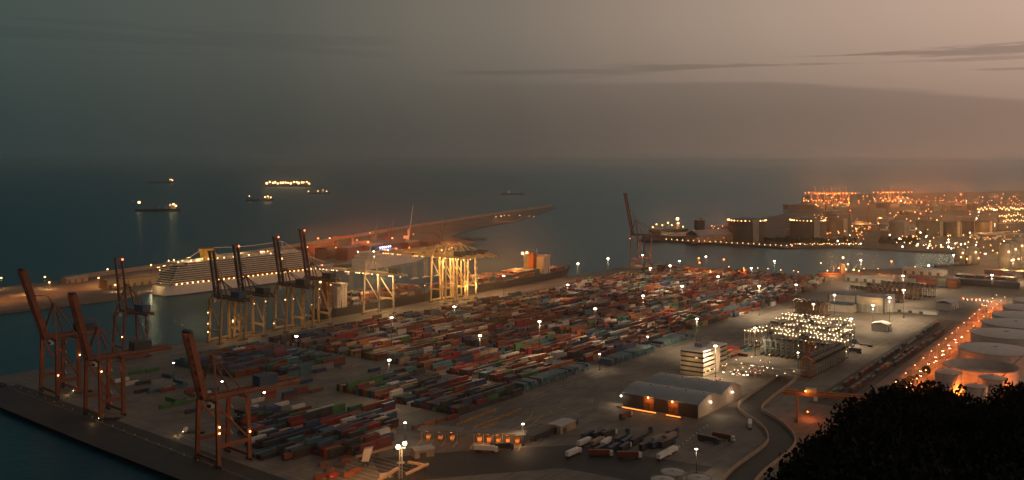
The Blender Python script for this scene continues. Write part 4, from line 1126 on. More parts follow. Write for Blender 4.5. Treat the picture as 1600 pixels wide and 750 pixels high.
TK = [(1532, 571, 54, 19, True, 'storage tank with open top and dark sunken floating roof'), (1556, 545, 55, 21, False, 'large round tank directly behind the open topped tank'),
      (1573, 521, 52, 21, False, 'large pale tank, second behind the open topped tank'), (1588, 505, 49, 21, False, 'large pale tank, third in the row behind the open topped tank'),
      (1602, 493, 47, 21, False, 'large pale tank, fourth in the row along the lit road'), (1617, 481, 45, 21, False, 'large pale tank, fifth in the row along the lit road'),
      (1630, 470, 43, 21, False, 'pale tank at the far end of the row along the lit road')]
for (x, y, hw, h, fl, lb) in TK:
    q = G(x, y, 3 + h); r = hw * q.y / 1500 - .5
    tank((q.x, q.y, 3), r, h, lb, floating=fl, dome=.07)
for i, (x, y) in enumerate(((1482, 581), (1551, 590), (1525, 603))):
    q = G(x, y, 23); q.y *= 1; tank((q.x, q.y, 3), 9.3 if i < 2 else 7, 20, f"small domed tank {('by the lit road', 'right below the open topped tank', 'lowest above the trees')[i]}", dome=.22, n=28)
OR = (1, .19, .025)
for x, y, z_, pw in ((1470, 600, 8, 9000), (1505, 612, 8, 12000), (1596, 572, 10, 26000), (1592, 545, 8, 20000), (1600, 520, 10, 16000), (1608, 610, 12, 22000), (1575, 612, 10, 12000), (1620, 500, 10, 14000), (1500, 575, 7, 4000)):
    p = G(x, y, 3 + z_); o = mast((p.x, p.y, 3), z_ + 2, 'short orange lamp standing between the round tanks', cat='lamp', glowm=g_amber, colr=OR, power=1.9 * pw / PW, hr=.5, group='orange lamps between the tanks', name='tank_yard_lamp', spot=False)
    [c for c in o.children if c.type == 'LIGHT'][0].location.z = z_ * .8

# ramp road with parapet walls
rd = [G(x, y) for x, y in ((1140, 775), (1168, 738), (1216, 700), (1219, 680), (1200, 660), (1172, 640), (1187, 622), (1212, 604), (1230, 590))]
def smooth_path(pts, n=6):
    outp = []
    for i in range(len(pts) - 1):
        p0, p1, p2, p3 = pts[max(0, i - 1)], pts[i], pts[i + 1], pts[min(len(pts) - 1, i + 2)]
        for k in range(n):
            t_ = k / n; outp.append(.5 * ((2 * p1) + (p2 - p0) * t_ + (2 * p0 - 5 * p1 + 4 * p2 - p3) * t_ ** 2 + (3 * p1 - p0 - 3 * p2 + p3) * t_ ** 3))
    return outp + [pts[-1]]
rp = smooth_path(rd); strip('ramp_road', rp, 15, 3.02, asphalt)
for s_, lb in ((-1, 'pale concrete parapet along the left side of the winding road'), (1, 'pale concrete parapet along the right side of the winding road')):
    mb = MB(); prev = None
    offs = []
    for i, p in enumerate(rp):
        d = (rp[min(i + 1, len(rp) - 1)] - rp[max(i - 1, 0)]); d.z = 0; d.normalize(); offs.append(p + Vector((d.y, -d.x, 0)) * (8.2 * s_))
    mb.loft([[(p.x - .55, p.y - .2, 3), (p.x + .55, p.y + .2, 3), (p.x + .45, p.y + .2, 5.2), (p.x - .45, p.y - .2, 5.2)] for p in offs])
    tag(mb.build('parapet_wall', mat('parapet_concrete', (.36, .27, .20), .8)), lb, 'wall')
pv = mat('pink_ground', (.25, .16, .12), .85)
strip('rail_yard_ground', [G(1260, 735), G(1262, 690), G(1290, 650), G(1330, 612)], 34, 3.012, ground_mat('ballast_reddish', (.14, .095, .07), (.20, .135, .10), (.26, .18, .14), .85))

# rail mounted gantry
gq = G(1246, 656); rg = empty('rail_gantry_crane', gq, 0); tag(rg, 'orange rail mounted gantry crane spanning the tracks by the trees', 'crane')
span = G(1318, 662) - gq; ang = math.atan2(span.y, span.x); Ls = span.length; rg.rotation_euler = (0, 0, ang)
mb = MB()
for y in (-3.5, 3.5): mb.beam((-9, y, 18.5), (Ls + 14, y, 18.5), 1.2, 2.0)
for k in range(7): mb.beam((-9 + k * (Ls + 23) / 6, -3.5, 18.5), (-9 + k * (Ls + 23) / 6, 3.5, 18.5), .7, 1.0)
mb.build('bridge_girder', orange_paint, rg)
for x in (0, Ls):
    for y in (-5.5, 5.5): MB().beam((x, y, .8), (x, y * .64, 17.8), .9, 1.0).build('leg', orange_paint, rg)
    mb = MB().beam((x, -7, 1.1), (x, 7, 1.1), .9, 1.0)
    for y in (-6, -4.4, 4.4, 6): mb.box((x, y, .35), (.6, 1.2, .68))
    mb.build('sill_beam', steel_dark, rg)
    MB().beam((x, -4.4, 9), (x, 4.4, 9), .6, .7).build('cross_tie', orange_paint, rg)
MB().box((Ls * .3, 0, 20.6), (7, 6.4, 2.6)).build('trolley_house', steel_yellow, rg)
MB().box((Ls * .3 + 3, -4.6, 16.2), (2.4, 2, 2.4)).build('operator_cab', white_paint, rg)
MB().ball((Ls * .18, -4.6, 21), .5).build('work_lamp', g_warm, rg)
point(AMBER, 900, (Ls * .2, -7, 21), rg); point(OR, 4500, (Ls * .22, 4, 6), rg)
MB().ball((Ls * .22, 4, 5), .5).build('work_lamp', g_amber, rg)

# railway and wagons
tr0, tr1 = (370, 562), (790, 548)
mb = MB()
for k in range(5):
    for s_ in (-.72, .72): mb.beam(W(tr0[0], tr0[1] - 9 + 4.6 * k + s_, 3.1), W(tr1[0], tr1[1] - 9 + 4.6 * k + s_, 3.1), .16, .16)
struct(mb.build('railway_track', mat('rail_steel', (.12, .09, .08), .4)))
strip('track_ballast', [W(tr0[0] - 20, tr0[1]), W(tr1[0] + 10, tr1[1])], 26, 3.014, ground_mat('ballast', (.055, .048, .043), (.085, .072, .062), (.12, .10, .085), .9))
yt = math.atan2((W(*tr1) - W(*tr0)).y, (W(*tr1) - W(*tr0)).x)
def wagon_mesh():
    mb = MB().box((0, 0, 1.25), (13.6, 2.7, .35))
    for x in (-4.6, 4.6):
        mb.box((x, 0, .7), (3.0, 2.0, .5))
    return mb.mesh('wagon_deck', [steel_dark])
def wheel_mesh():
    mb = MB()
    for x in (-5.6, -3.6, 3.6, 5.6):
        for sy in (-.75, .75):
            i0 = len(mb.v); mb.cyl((0, 0, -.08), .46, .16, 10)
            for k in range(i0, len(mb.v)): a, b_, c_ = mb.v[k]; mb.v[k] = (x + a, sy + c_, .46 + b_)
    return mb.mesh('wheelset', [steel_dark])
wme, whe = wagon_mesh(), wheel_mesh()
for line, (row, k0, k1) in enumerate(((1, 0, 27), (3, 2, 17), (4, 10, 24))):
    for k in range(k0, k1):
        f = (k * 14.6 + 4) / 420.0; a_ = tr0[0] + (tr1[0] - tr0[0]) * f; b_ = tr0[1] + (tr1[1] - tr0[1]) * f - 9 + 4.6 * row
        if f > 1: continue
        ld = R.random() < .8; ci = pick(FAR) if ld else 0; cn = PAL[KEYS[ci]][1]
        o = inst('freight_wagon', wme, None, W(a_, b_, 3.15), yt); inst('wheelset', whe, o)
        tag(o, f"flat freight wagon {('under a ' + cn + ' container') if ld else 'standing empty'}, {nth(k)} along the {('inner', 'middle', 'outer')[line]} track", 'wagon', 'freight wagons on the tracks')
        if ld:
            o2 = inst('shipping_container', get_cm(ci, CL)[0], None, W(a_, b_, 3.15 + 1.43), yt); inst('door', get_cm(ci, CL)[1], o2)
            tag(o2, f"{cn} container on the {nth(k)} wagon of the {('inner', 'middle', 'outer')[line]} track", 'container', 'containers on the train')

# lit road: street lamps and traffic
lamp_pole = MB().cyl((0, 0, 0), .16, 9.6, 6, r2=.1).beam((0, 0, 9.5), (1.6, 0, 9.8), .14).mesh('pole', [steel_grey])
lamp_bulb = MB().ball((1.7, 0, 9.6), .50, sq=.6).mesh('lamp_head', [g_warm])
def street_lamp(p, rz, label, group, light=None, s_=1.0, name='street_lamp'):
    o = empty(name, p, rz, s_); tag(o, label, 'street lamp', group); inst('pole', lamp_pole, o); inst('lamp_head', lamp_bulb, o)
    if light:
        l = bpy.data.lights.new('lamp_glow', 'SPOT'); l.energy = light[1]; l.color = light[0]; l.shadow_soft_size = .4; l.spot_size = rad(138); l.spot_blend = .4
        e = bpy.data.objects.new('lamp_glow', l); COL.objects.link(e); e.parent = o; e.location = (1.9, 0, 8.6)
    return o
for k in range(17):
    a_ = 400 + 35 * k
    for s_, b_ in ((0, 594 - .055 * (a_ - 510) + 7.6), (1, 594 - .055 * (a_ - 510) - 7.6)):
        street_lamp(W(a_ + 14 * s_, b_), YV + PI * (1 - s_), f"orange street lamp on the {'tank' if not s_ else 'railway'} side of the lit road, {nth(k)} from the trees", 'street lamps along the lit road', (OR, 17000))
def car_mesh(cm):
    body = MB(); L, w_ = 4.3, 1.75
    body.loft([[(x, -w_ / 2 * s_, .35), (x, w_ / 2 * s_, .35), (x, w_ / 2 * s_, h), (x, -w_ / 2 * s_, h)] for x, h, s_ in ((-2.15, .8, .9), (-1.9, .95, 1), (.9, .95, 1), (2.0, .8, .98), (2.15, .65, .9))])
    cabn = MB(); cabn.loft([[(x0, -w_ / 2 * .88, .95), (x1, -w_ / 2 * .88, .95)] for x0, x1 in ((0, 0),)] if False else [[(-1.8, -.78, .95), (.8, -.78, .95), (.8, .78, .95), (-1.8, .78, .95)], [(-1.3, -.66, 1.45), (.1, -.66, 1.45), (.1, .66, 1.45), (-1.3, .66, 1.45)]])
    wh = MB()
    for x in (-1.3, 1.35):
        for sy in (-.8, .8):
            i0 = len(wh.v); wh.cyl((0, 0, -.1), .33, .2, 8)
            for k in range(i0, len(wh.v)): a, b_, c_ = wh.v[k]; wh.v[k] = (x + a, sy + c_, .33 + b_)
    hl = MB().ball((2.15, .6, .65), .24).ball((2.15, -.6, .65), .24)
    tl = MB().ball((-2.15, .65, .75), .15).ball((-2.15, -.65, .75), .15)
    return [('body', body.mesh('body', [cm])), ('cabin', cabn.mesh('cabin', [glass_dark])), ('wheel', wh.mesh('wheel', [tyre])), ('headlight', hl.mesh('headlight', [g_head])), ('tail_light', tl.mesh('tail_light', [g_red]))]
cars = {k: car_mesh(m_) for k, m_ in (('white', white_paint), ('grey', steel_grey), ('dark', hull_dark), ('red', mat('red_car_paint', (.30, .03, .02), .4)))}
def car(p, rz, k, label, group, s_=1.0):
    o = empty('parked_car', p, rz, s_); tag(o, label, 'car', group)
    for n_, me in cars[k]: inst(n_, me, o)
    return o
for k in range(16):
    a_ = 440 + 17 * k + R.uniform(-2, 2); ck = R.choice(list(cars)); ln = k % 2
    car(W(a_, 594 - .055 * (a_ - 510) - 5 + 3.4 * ln, 3.03), YU + PI, ck, f"{ck} car with headlights on, {nth(k // 2)} in the {'outer' if ln else 'inner'} queue on the lit road", 'cars queueing on the lit road')
for i, (x, y) in enumerate(((1509, 469), (1522, 470), (1529, 470), (1534, 470), (1508, 468), (1546, 472), (1538, 478))):
    p = G(x, y); o = car(p, YV, 'red', 'car showing red tail lights near the far end of the lit road', 'cars with red tail lights')
    MB().ball((-2.4, 0, 1.5), .8).build('brake_lamp', g_red, o)

# staff cars and small lamps round the office block
for i in range(34):
    x = R.uniform(1092, 1200); y = 592 - .17 * (x - 1092) + R.uniform(-6, 8)
    if 1050 < x < 1128 and y < 590: y += 8
    ck = R.choice(list(cars)); car(G(x, y), YU + R.choice((0, PI / 2, PI)), ck, f"{ck} car in the car park behind the office, {nth(i)} counted from the office", 'cars parked by the office block')
for i in range(9):
    street_lamp(G(1096 + 13 * i, 588 - 2.2 * i + (5 if i % 2 else -3)), R.uniform(0, 6), f"small warm lamp post in the office car park, {nth(i)} from the office", 'lamp posts in the office car park', (WARM, 420), .8)

# mooring bollards and rubber fenders along the near quay edge
mbol = MB().cyl((0, 0, 0), .45, .7, 8, r2=.3).cyl((0, 0, .7), .55, .3, 8).mesh('mooring_bollard', [line_yellow])
mfen = MB().cyl((0, 0, -1.3), 1.0, 2.6, 12).box((0, 0, 1.45), (.5, 1.6, .3)).mesh('quay_fender', [tyre])
for k in range(22):
    f = (k + .5) / 22; a_ = 30 - 33 * f; b_ = -6 + 340 * f
    o = inst('mooring_bollard', mbol, None, W(a_ + 1.6, b_), 0); tag(o, f"short mooring bollard on the near quay edge, {nth(k)} from the open corner", 'bollard', 'mooring bollards along the near quay')
    o = inst('quay_fender', mfen, None, W(a_ - 1.1, b_ + 5, 1.6), near_yaw); tag(o, f"black rubber fender hanging on the near quay face, {nth(k)} from the open corner", 'fender', 'fenders along the near quay')

# trucks
tcab = MB().box((0, 0, 1.9), (2.2, 2.4, 2.5)).box((-.2, 0, 3.3), (1.5, 2.2, .5)).mesh('cab', [white_paint])
tcabd = MB().box((0, 0, 1.9), (2.2, 2.4, 2.5)).box((-.2, 0, 3.3), (1.5, 2.2, .5)).mesh('cab', [steel_blue])
tscr = MB().box((1.08, 0, 2.4), (.12, 2.1, .9)).mesh('windscreen', [glass_dark])
tbed = MB().box((-7, 0, 1.15), (13, 2.4, .4)).mesh('trailer_bed', [steel_dark])
tw = MB()
for x in (.3, -2.2, -9.6, -10.9, -12.2):
    for sy in (-1.0, 1.0):
        i0 = len(tw.v); tw.cyl((0, 0, -.16), .5, .32, 10)
        for k in range(i0, len(tw.v)): a, b_, c_ = tw.v[k]; tw.v[k] = (x + a, sy + c_, .5 + b_)
twm = tw.mesh('wheel', [tyre])
tload = {k: MB().box((-7.2, 0, 2.75), (12.4, 2.5, 2.7)).mesh('cargo_box', [m_]) for k, m_ in (('white', white_paint), ('dark', hull_dark), ('rust', cmat[KEYS.index('rust')]), ('navy', cmat[0]), ('tan', tan_wall))}
thl = MB().ball((1.2, .8, 1.0), .3).ball((1.2, -.8, 1.0), .3).mesh('headlight', [g_head])
def truck(p, rz, load, label, group, lights=False, dark=False):
    o = empty('truck', p, rz); tag(o, label, 'truck', group)
    c_ = inst('cab', tcabd if dark else tcab, o); inst('windscreen', tscr, c_); inst('trailer_bed', tbed, o); inst('wheel', twm, o)
    if load: inst('cargo_box', tload[load], o)
    if lights: inst('headlight', thl, o)
    return o
n = 0
for r in range(3):
    for k in range(9):
        p = G(918 + 16.5 * k + 6 * r, 705 - 13 * r - 1.2 * k * (1 - .25 * r)); ld = R.choice(('dark', 'dark', 'navy', 'dark', None, 'dark', 'navy', 'rust', 'tan', 'white')); n += 1; p += U * R.uniform(-4, 4) + V * R.uniform(-.8, .8)
        if R.random() < .2: continue
        truck(p, YU + rad(R.uniform(-7, 7)), ld, f"{'dark loaded' if ld in ('dark', 'navy') else (ld + ' loaded' if ld else 'unloaded')} truck, {nth(k)} in the {nth(r)} row of the truck park", 'trucks in the truck park', dark=R.random() < .65)
for i, (x, y, ld, rz, lb, li) in enumerate(((905, 708, 'white', YU, 'pale boxed truck at the left edge of the truck park', False), (955, 713, 'rust', 0.0, 'rust loaded truck along the front of the truck park', False), (1000, 716, 'rust', 0.0, 'second rust loaded truck along the front of the truck park', False),
        (1045, 712, 'white', YU, 'white boxed truck at the right end of the truck park', False), (1056, 706, 'white', YU, 'white boxed truck last in line beside the white stones', False), (1122, 694, 'dark', YV, 'long dark truck alone right of the truck park', False), (1145, 690, 'rust', YV, 'rust truck alone right of the truck park', False),
        (1172, 663, 'white', YU + .4, 'white van-bodied truck by the winding road', False), (290, 676, None, PI + gy, 'truck with bright headlights driving on the dark quay', True), (158, 655, None, PI, 'truck with headlights under the second quay crane', True), (118, 612, None, PI, 'truck with amber headlights under the largest quay crane', True),
        (775, 707, 'white', gy, 'white truck queueing below the gate', False), (800, 702, 'dark', gy + .2, 'dark truck queueing below the gate', False), (868, 676, 'dark', YU, 'dark truck parked along the fence right of the gate', False), (885, 670, 'dark', YU, 'second dark truck parked along the fence right of the gate', False),
        (900, 663, 'dark', YU, 'third dark truck parked along the fence right of the gate', False), (850, 683, 'dark', YU, 'dark truck nearest the gate along the fence', False), (985, 650, 'rust', YU, 'rust truck at the lit left corner of the twin roofed shed', False), (470, 712, 'rust', YU, 'rust truck on the near side of the corner block', False))):
    truck(G(x, y), rz, ld, lb, None, li, dark=ld == 'dark')
    if li: q = G(x, y, 5.5); point(WARM, 260, (q.x + math.cos(rz) * 6, q.y + math.sin(rz) * 6, 5), None, .3)
shed(G(878, 672), YU, 18, 10, 5, 'pale flat roofed hut on the fence line right of the gate', tan_wall, roof_pale, gable=.5)
bol = MB().cyl((0, 0, 0), .5, 1.1, 8, r2=.35).mesh('bollard', [white_paint])
for k in range(11): o = inst('stone_bollard', bol, None, G(1050 + 5.5 * k, 707 - 4.1 * k), 0); tag(o, f"pale stone bollard, {nth(k)} in the line beside the truck park", 'bollard', 'bollards beside the truck park')
bush_fill = []

# ------------------------------------------------------------------ pier behind the cruise ship
def wall_run(pts, h, th, label, m_, cat='wall', name='sea_wall'):
    mb = MB()
    for p, q in zip(pts, pts[1:]): mb.beam((p.x, p.y, 3 + h / 2), (q.x, q.y, 3 + h / 2), th, h)
    return tag(mb.build(name, m_), label, cat)
wall_run([G(x, y + 1.5) for x, y in ((100, 437), (240, 418), (490, 380), (640, 354), (862, 321))], 6, 5, 'long tan breakwater wall along the open sea side of the pier', tan_wall)
shed(G(116, 441), math.atan2(.94, .345), 40, 12, 7, 'flat tan shed at the left start of the breakwater wall', tan_wall, concrete_pale, gable=.6)
shed(G(205, 446), YU, 84, 20, 11, 'long yellowish terminal hall beside the cruise ship stern', mat('ochre_wall', (.42, .28, .12), .8), tan_wall, 'building', gable=1.2, name='terminal_hall')
for i, (x, y, dx, dy, h) in enumerate(((515, 402, 60, 26, 18), (545, 405, 50, 24, 22), (505, 392, 70, 26, 14), (580, 396, 60, 26, 16), (610, 392, 50, 24, 14), (640, 387, 50, 22, 12), (480, 398, 60, 26, 14), (560, 388, 70, 20, 12), (672, 383, 60, 20, 10))):
    shed(G(x, y), math.atan2(.94, .345), dx, dy, h, f"rust coloured pier warehouse beyond the cruise ship, {nth(i)} of a cluster", (brick, mat('rust_wall', (.28, .09, .04), .8))[i % 2], (brick, roof_metal)[i % 2], 'warehouse', gable=2, group='warehouses on the pier')
pg = empty('portal_frame', G(536, 392), .35); tag(pg, 'orange lit portal gantry on the pier beyond the cruise ship bow', 'crane')
MB().beam((-18, 0, 0), (-18, 0, 26), 3).beam((18, 0, 0), (18, 0, 26), 3).build('leg', orange_paint, pg); MB().beam((-20, 0, 27), (20, 0, 27), 3, 3).build('beam', orange_paint, pg)
for x, y, z_, pw in ((520, 398, 24, 50000), (555, 397, 26, 50000), (585, 388, 26, 50000), (625, 386, 24, 40000), (660, 380, 22, 40000), (700, 379, 20, 40000), (490, 392, 24, 30000)):
    p = G(x, y, 3); point(OR if x > 500 else AMBER, pw * 1.1, (p.x, p.y, 3 + z_), None, 1)
far_c = [(606, 384, 62, 'dark red jib crane on the pier, left of the pale one', steel_red), (637, 384, 84, 'tall pale mobile harbour crane on the pier beyond the yellow cranes', white_paint), (688, 377, 54, 'dark jib crane at the far end of the pier', steel_dark), (586, 386, 60, 'thin dark tower crane on the pier beyond the cruise ship bow', steel_dark)]
for (x, y, h, lb, m_) in far_c:
    o = empty('harbour_crane', G(x, y), .2); tag(o, lb, 'crane', 'harbour cranes on the pier')
    mb = MB()
    for sx in (-4, 4):
        for sy in (-4, 4): mb.beam((sx, sy, 0), (sx * .4, sy * .4, 14), 1.1)
    mb.box((0, 0, 14), (6, 6, 1.2)); mb.build('undercarriage', m_, o)
    MB().box((-3, 0, 18), (11, 6, 6)).beam((1, 0, 15), (1, 0, 34), 2.2).build('slewing_house', m_, o)
    lean = 14 if 'jib' in lb else (3 if 'thin' in lb else 8)
    mb = MB()
    for sy in (-1.1, 1.1): mb.beam((3, sy, 20), (3 + lean, sy * .5, h), 1.0)
    for k in range(8): f = k / 8; mb.beam((3 + lean * f, -1, 20 + (h - 20) * f), (3 + lean * (f + .12), 1, 20 + (h - 20) * (f + .12)), .5)
    mb.build('jib', m_, o)
    MB().beam((1, 0, 34), (3 + lean * .8, 0, 20 + (h - 20) * .8), .4).build('stay', steel_grey, o)
for i, (x, y, h) in enumerate(((2, 433, 16), (70, 431.5, 16), (77, 440, 10), (40, 446, 12), (168, 419.5, 20), (154, 433, 14), (236, 413, 16), (180, 444, 10), (497, 371, 22), (515, 371, 22), (558, 374, 22), (575, 377, 22), (613, 371, 22), (646, 365, 22), (480, 385, 20), (525, 386, 20),
          (578, 363, 20), (600, 392, 16), (783, 337, 14), (788, 336, 14), (795, 336, 18), (812, 336, 12), (827, 337, 12), (834, 338, 12), (775, 338, 10), (560, 395, 12), (660, 392, 12), (690, 390, 12), (706, 386, 12))):
    p = G(x, y, 3 + h); c_ = AMBER if x > 480 else WARM
    big = x in (497, 575)
    s_ = h / 9.6
    o = mast((p.x, p.y, 3), h, f"{'bright' if big else 'small'} {'amber' if x > 480 else 'warm'} lamp post on the pier, {nth(i)} from the left end", 'lamp', g_amber if x > 480 and i % 3 else g_warm, c_, .6 if x < 480 else .8, 1.9 if big else (1.25 if x > 480 else 1.15), 'lamp posts on the pier', 'pier_lamp', light=(i % 2 == 0 or x < 300), sq=.8)
for x in (-60, 0, 50, 100, 150, 200, 260, 330, 400):
    p = G(x, 470 - .16 * x, 3); p.z = 36; l = bpy.data.lights.new('pier_glow', 'SPOT'); l.energy = 42000; l.color = (1, .34, .09); l.spot_size = rad(150); l.spot_blend = .6; l.shadow_soft_size = 1
    e = bpy.data.objects.new('pier_glow', l); COL.objects.link(e); e.location = p

# tyre tracks and oil stains on the open yard
mb = MB()
for k in range(46):
    a_ = R.uniform(120, 620); b_ = R.uniform(372, 450) if a_ < 440 else R.uniform(374, 412)
    h0 = R.choice((YU, YU, YU + .5, YU - .6, YV)); cv = R.uniform(-.03, .03); p = W(a_, b_, 3.022 + .0004 * k)
    for s_ in (-1.0, 1.0):
        q = p + Vector((-math.sin(h0), math.cos(h0), 0)) * s_; hh = h0
        for j in range(14):
            e = q + Vector((math.cos(hh), math.sin(hh), 0)) * 3.0; n_ = Vector((-math.sin(hh), math.cos(hh), 0)) * .33; i0 = len(mb.v)
            mb.v += [tuple(q - n_), tuple(e - n_), tuple(e + n_), tuple(q + n_)]; mb.face([i0, i0 + 1, i0 + 2, i0 + 3]); q = e; hh += cv
struct(mb.build('tyre_marks', mat('tyre_mark_rubber', (.06, .055, .05), .7, .5, .3)))

# ------------------------------------------------------------------ far shore industry
def big_tank(x, y, r, h, label, ring=True, m_=None, dome=.16):
    p = G(x, y); o = empty('gas_tank', p); tag(o, label, 'tank', 'gas tanks on the far shore')
    MB().cyl((0, 0, 0), r, h, 40, cap=False).build('shell', m_ or tan_wall, o)
    mb = MB(); i0 = 0; n = 40
    for j in range(6):
        rr = max(.01, r * math.cos(j / 5 * PI / 2)); zz = h + r * dome * math.sin(j / 5 * PI / 2)
        for k in range(n): a = 2 * PI * k / n; mb.v.append((rr * math.cos(a), rr * math.sin(a), zz))
    for j in range(5):
        for k in range(n): q = j * n; mb.face([q + k, q + (k + 1) % n, q + n + (k + 1) % n, q + n + k], 0, True)
    mb.build('dome', m_ or tan_wall, o)
    MB().box((r * .2, -r - 1.5, h * .55), (r * .3, 3, h * 1.1)).build('service_tower', concrete_pale, o)
    if ring:
        mb = MB()
        for k in range(30):
            a = 2 * PI * k / 30; mb.ball((r * .98 * math.cos(a), r * .98 * math.sin(a), h + 1.6), R.choice((.7, 1.0, 1.3)))
        mb.build('rim_lamp', g_warm, o)
    return o
tk_dark = mat('gas_tank_wall', (.14, .125, .105), .8)
big_tank(1167, 376, 42, 44, 'wide round gas tank crowned with a ring of bright lamps', True, tk_dark)
big_tank(1262, 374, 39, 42, 'wide dark gas tank with few rim lamps, right of the crowned one', True, tk_dark)
big_tank(1405, 370, 22, 34, 'pale domed gas tank standing clear among the far lights', False, mat('pale_tank_wall', (.34, .29, .23), .8), .22)
big_tank(1310, 366, 30, 36, 'dim gas tank behind the second dark one', False, tk_dark)
for i, (x, y) in enumerate(((1462, 368), (1488, 369), (1515, 366), (1445, 366), (1538, 368))): big_tank(x, y, 20, 32, f"dark broad tank in the row behind the refinery lights, {nth(i)} built from left".replace(' built', ''), False, tk_dark)
def block(x, y, dx, dy, h, yaw, label, m_=None, name='industrial_building', group='buildings on the far shore'):
    o = empty(name, G(x, y), yaw); tag(o, label, 'building', group)
    MB().box((0, 0, h / 2), (dx, dy, h)).build('wall', m_ or block_win, o)
    MB().box((0, 0, h + .6), (dx + 1, dy + 1, 1.2)).build('roof', roof_metal, o); MB().box((dx * .2, 0, h + 3), (dx * .25, dy * .4, 4)).build('roof_plant', concrete, o)
    return o
o = block(1093, 377, 18, 16, 46, .2, 'tall dark slab tower on the far quay beside the orange lit sheds', mat('dark_slab', (.05, .05, .05), .8))
shed(G(1058, 374.5), .05, 150, 26, 9, 'long low dark shed on the far quay tip', dark_wall, roof_metal, 'shed', gable=2)
o = shed(G(1118, 377), .5, 130, 44, 16, 'sloping conveyor shed glowing with orange lamps on the far quay', tan_wall, roof_metal, 'shed', gable=10)
for i in range(34):
    x = R.uniform(1225, 1590); y = R.uniform(322, 376) if i < 24 else R.uniform(308, 330)
    block(x, y, R.uniform(30, 120), R.uniform(25, 60), R.uniform(8, 24), R.uniform(0, 1.5), f"low industrial building among the far shore lights, {nth(i)} of the district", (block_win, tan_wall, concrete, brick)[i % 4])
for i, (x, y, h) in enumerate(((1592, 418, 46), (1582, 419, 40), (1571, 420, 36), (1604, 416, 50), (1520, 412, 26), (1500, 410, 22))):
    o = empty('silo', G(x, y)); tag(o, f"pale {'tall' if h > 30 else 'squat'} silo cluster at the right edge of the port, {nth(i)}", 'silo', 'silos at the right edge')
    MB().cyl((0, 0, 0), 10, h, 20).build('shaft', concrete_pale, o); MB().cyl((0, 0, h), 10, 4, 20, r2=3).build('cone_roof', roof_pale, o)
    MB().ball((0, -10.5, h * .8), 1.3).ball((5, -10, h * .4), 1.1).build('lamp', g_warm, o)
for x, y, z_ in ((1585, 424, 26), (1596, 398, 30), (1560, 424, 20)): p = G(x, y + 3, 3); point(WARM, 60000, (p.x, p.y - 20, z_), None, 1)
for i, (x, y, h) in enumerate(((1328, 358, 50), (1356, 352, 60), (1386, 349, 64), (1450, 352, 46), (1290, 345, 60), (1560, 350, 50))):
    o = empty('chimney', G(x, y)); tag(o, f"slim far shore chimney with lamps, {nth(i)} of six", 'chimney', 'chimneys on the far shore'); MB().cyl((0, 0, 0), 2.6, h, 12, r2=1.8).build('stack', brick, o); MB().ball((0, -2.4, h - 2), 1.3).build('lamp', g_amber, o)
# container cranes on the distant quays: lit gantries
for i, (x, y) in enumerate(((1272, 319), (1285, 320), (1297, 319), (1310, 320), (1320, 320), (1376, 318), (1390, 318), (1402, 317))):
    p = G(x, y, 3); o = empty('distant_gantry_crane', p, R.uniform(-.2, .2)); tag(o, f"tiny orange lit gantry crane on the farthest quay, {nth(i)} of the row", 'crane', 'gantry cranes on the farthest quay')
    mb = MB()
    for sx in (-12, 12):
        for sy in (-12, 12): mb.beam((sx, sy, 0), (sx, sy, 46), 2.2)
    mb.build('leg', orange_paint, o); MB().beam((-40, 0, 48), (60, 0, 48), 5, 3).build('girder', orange_paint, o); MB().beam((8, 0, 48), (2, 0, 72), 2.5).build('apex_frame', orange_paint, o)
    mb = MB()
    for k in range(7): mb.ball((R.uniform(-38, 58), -4, 45), 1.9)
    for k in range(3): mb.ball((R.uniform(-20, 20), -13, R.uniform(4, 30)), 1.9)
    mb.build('lamp', g_amber, o)
    if i % 2 == 0: point(AMBER, 90000, (0, -40, 40), o, 3)

# hundreds of lamps over the far shore; the largest of them are single lamps
bulb = {k: MB().ball((0, 0, 0), 1.0, n=6, m=4).mesh('lamp_head', [m_]) for k, m_ in (('warm', g_warm), ('amber', g_amber), ('white', g_white))}
post = MB().cyl((0, 0, 0), .25, 1, 5).mesh('pole', [steel_dark])
nl = 0; extra = MB()
def far_lamp(x, y, h, r, k, where):
    global nl
    p = G(x, y, 3 + h)
    if nl >= 290: extra.ball((p.x, p.y, 3 + h), r, {'warm': 0, 'amber': 1, 'white': 2}[k], n=6, m=4); return
    nl += 1
    o = empty('area_lamp', (p.x, p.y, 3)); tag(o, f"{k} coloured lamp on a thin pole {where}", 'lamp', 'lamps over the far shore')
    c_ = inst('pole', post, o); c_.scale = (1, 1, h); d = inst('lamp_head', bulb[k], o, (0, 0, h)); d.scale = (r, r, r)
def kcol(p_amber): return 'amber' if R.random() < p_amber else ('warm' if R.random() < .8 else 'white')
for k in range(24): far_lamp(1041 + 9.0 * k * .95, 373.5 + .052 * k * 9 + R.uniform(-.4, .4), 6, .75, 'warm', 'in the row along the far quay edge')
for k in range(30): far_lamp(1235 + 3.8 * k + R.uniform(-1, 1), 381 + R.uniform(-1, 1.2), 7, R.uniform(.5, .9), kcol(.15), 'in the row along the far quay edge')
for k in range(26): far_lamp(R.uniform(1072, 1138), 0 or R.uniform(352, 374), 10, R.uniform(.6, 1.0), kcol(.7), 'around the orange conveyor shed')
for k in range(44): far_lamp(R.gauss(1445, 30), min(386, R.gauss(372, 8)), 14, R.uniform(.5, 1.25), kcol(.2), 'in the dense refinery cluster behind the channel')
for k in range(22): far_lamp(R.uniform(1430, 1530), R.uniform(378, 388), 8, R.uniform(.6, 1.2), kcol(.1), 'on the waterfront below the refinery')
for k in range(30): far_lamp(R.uniform(1288, 1350), R.uniform(350, 378), 12, R.uniform(.5, 1.1), kcol(.55), 'between the dark gas tanks')
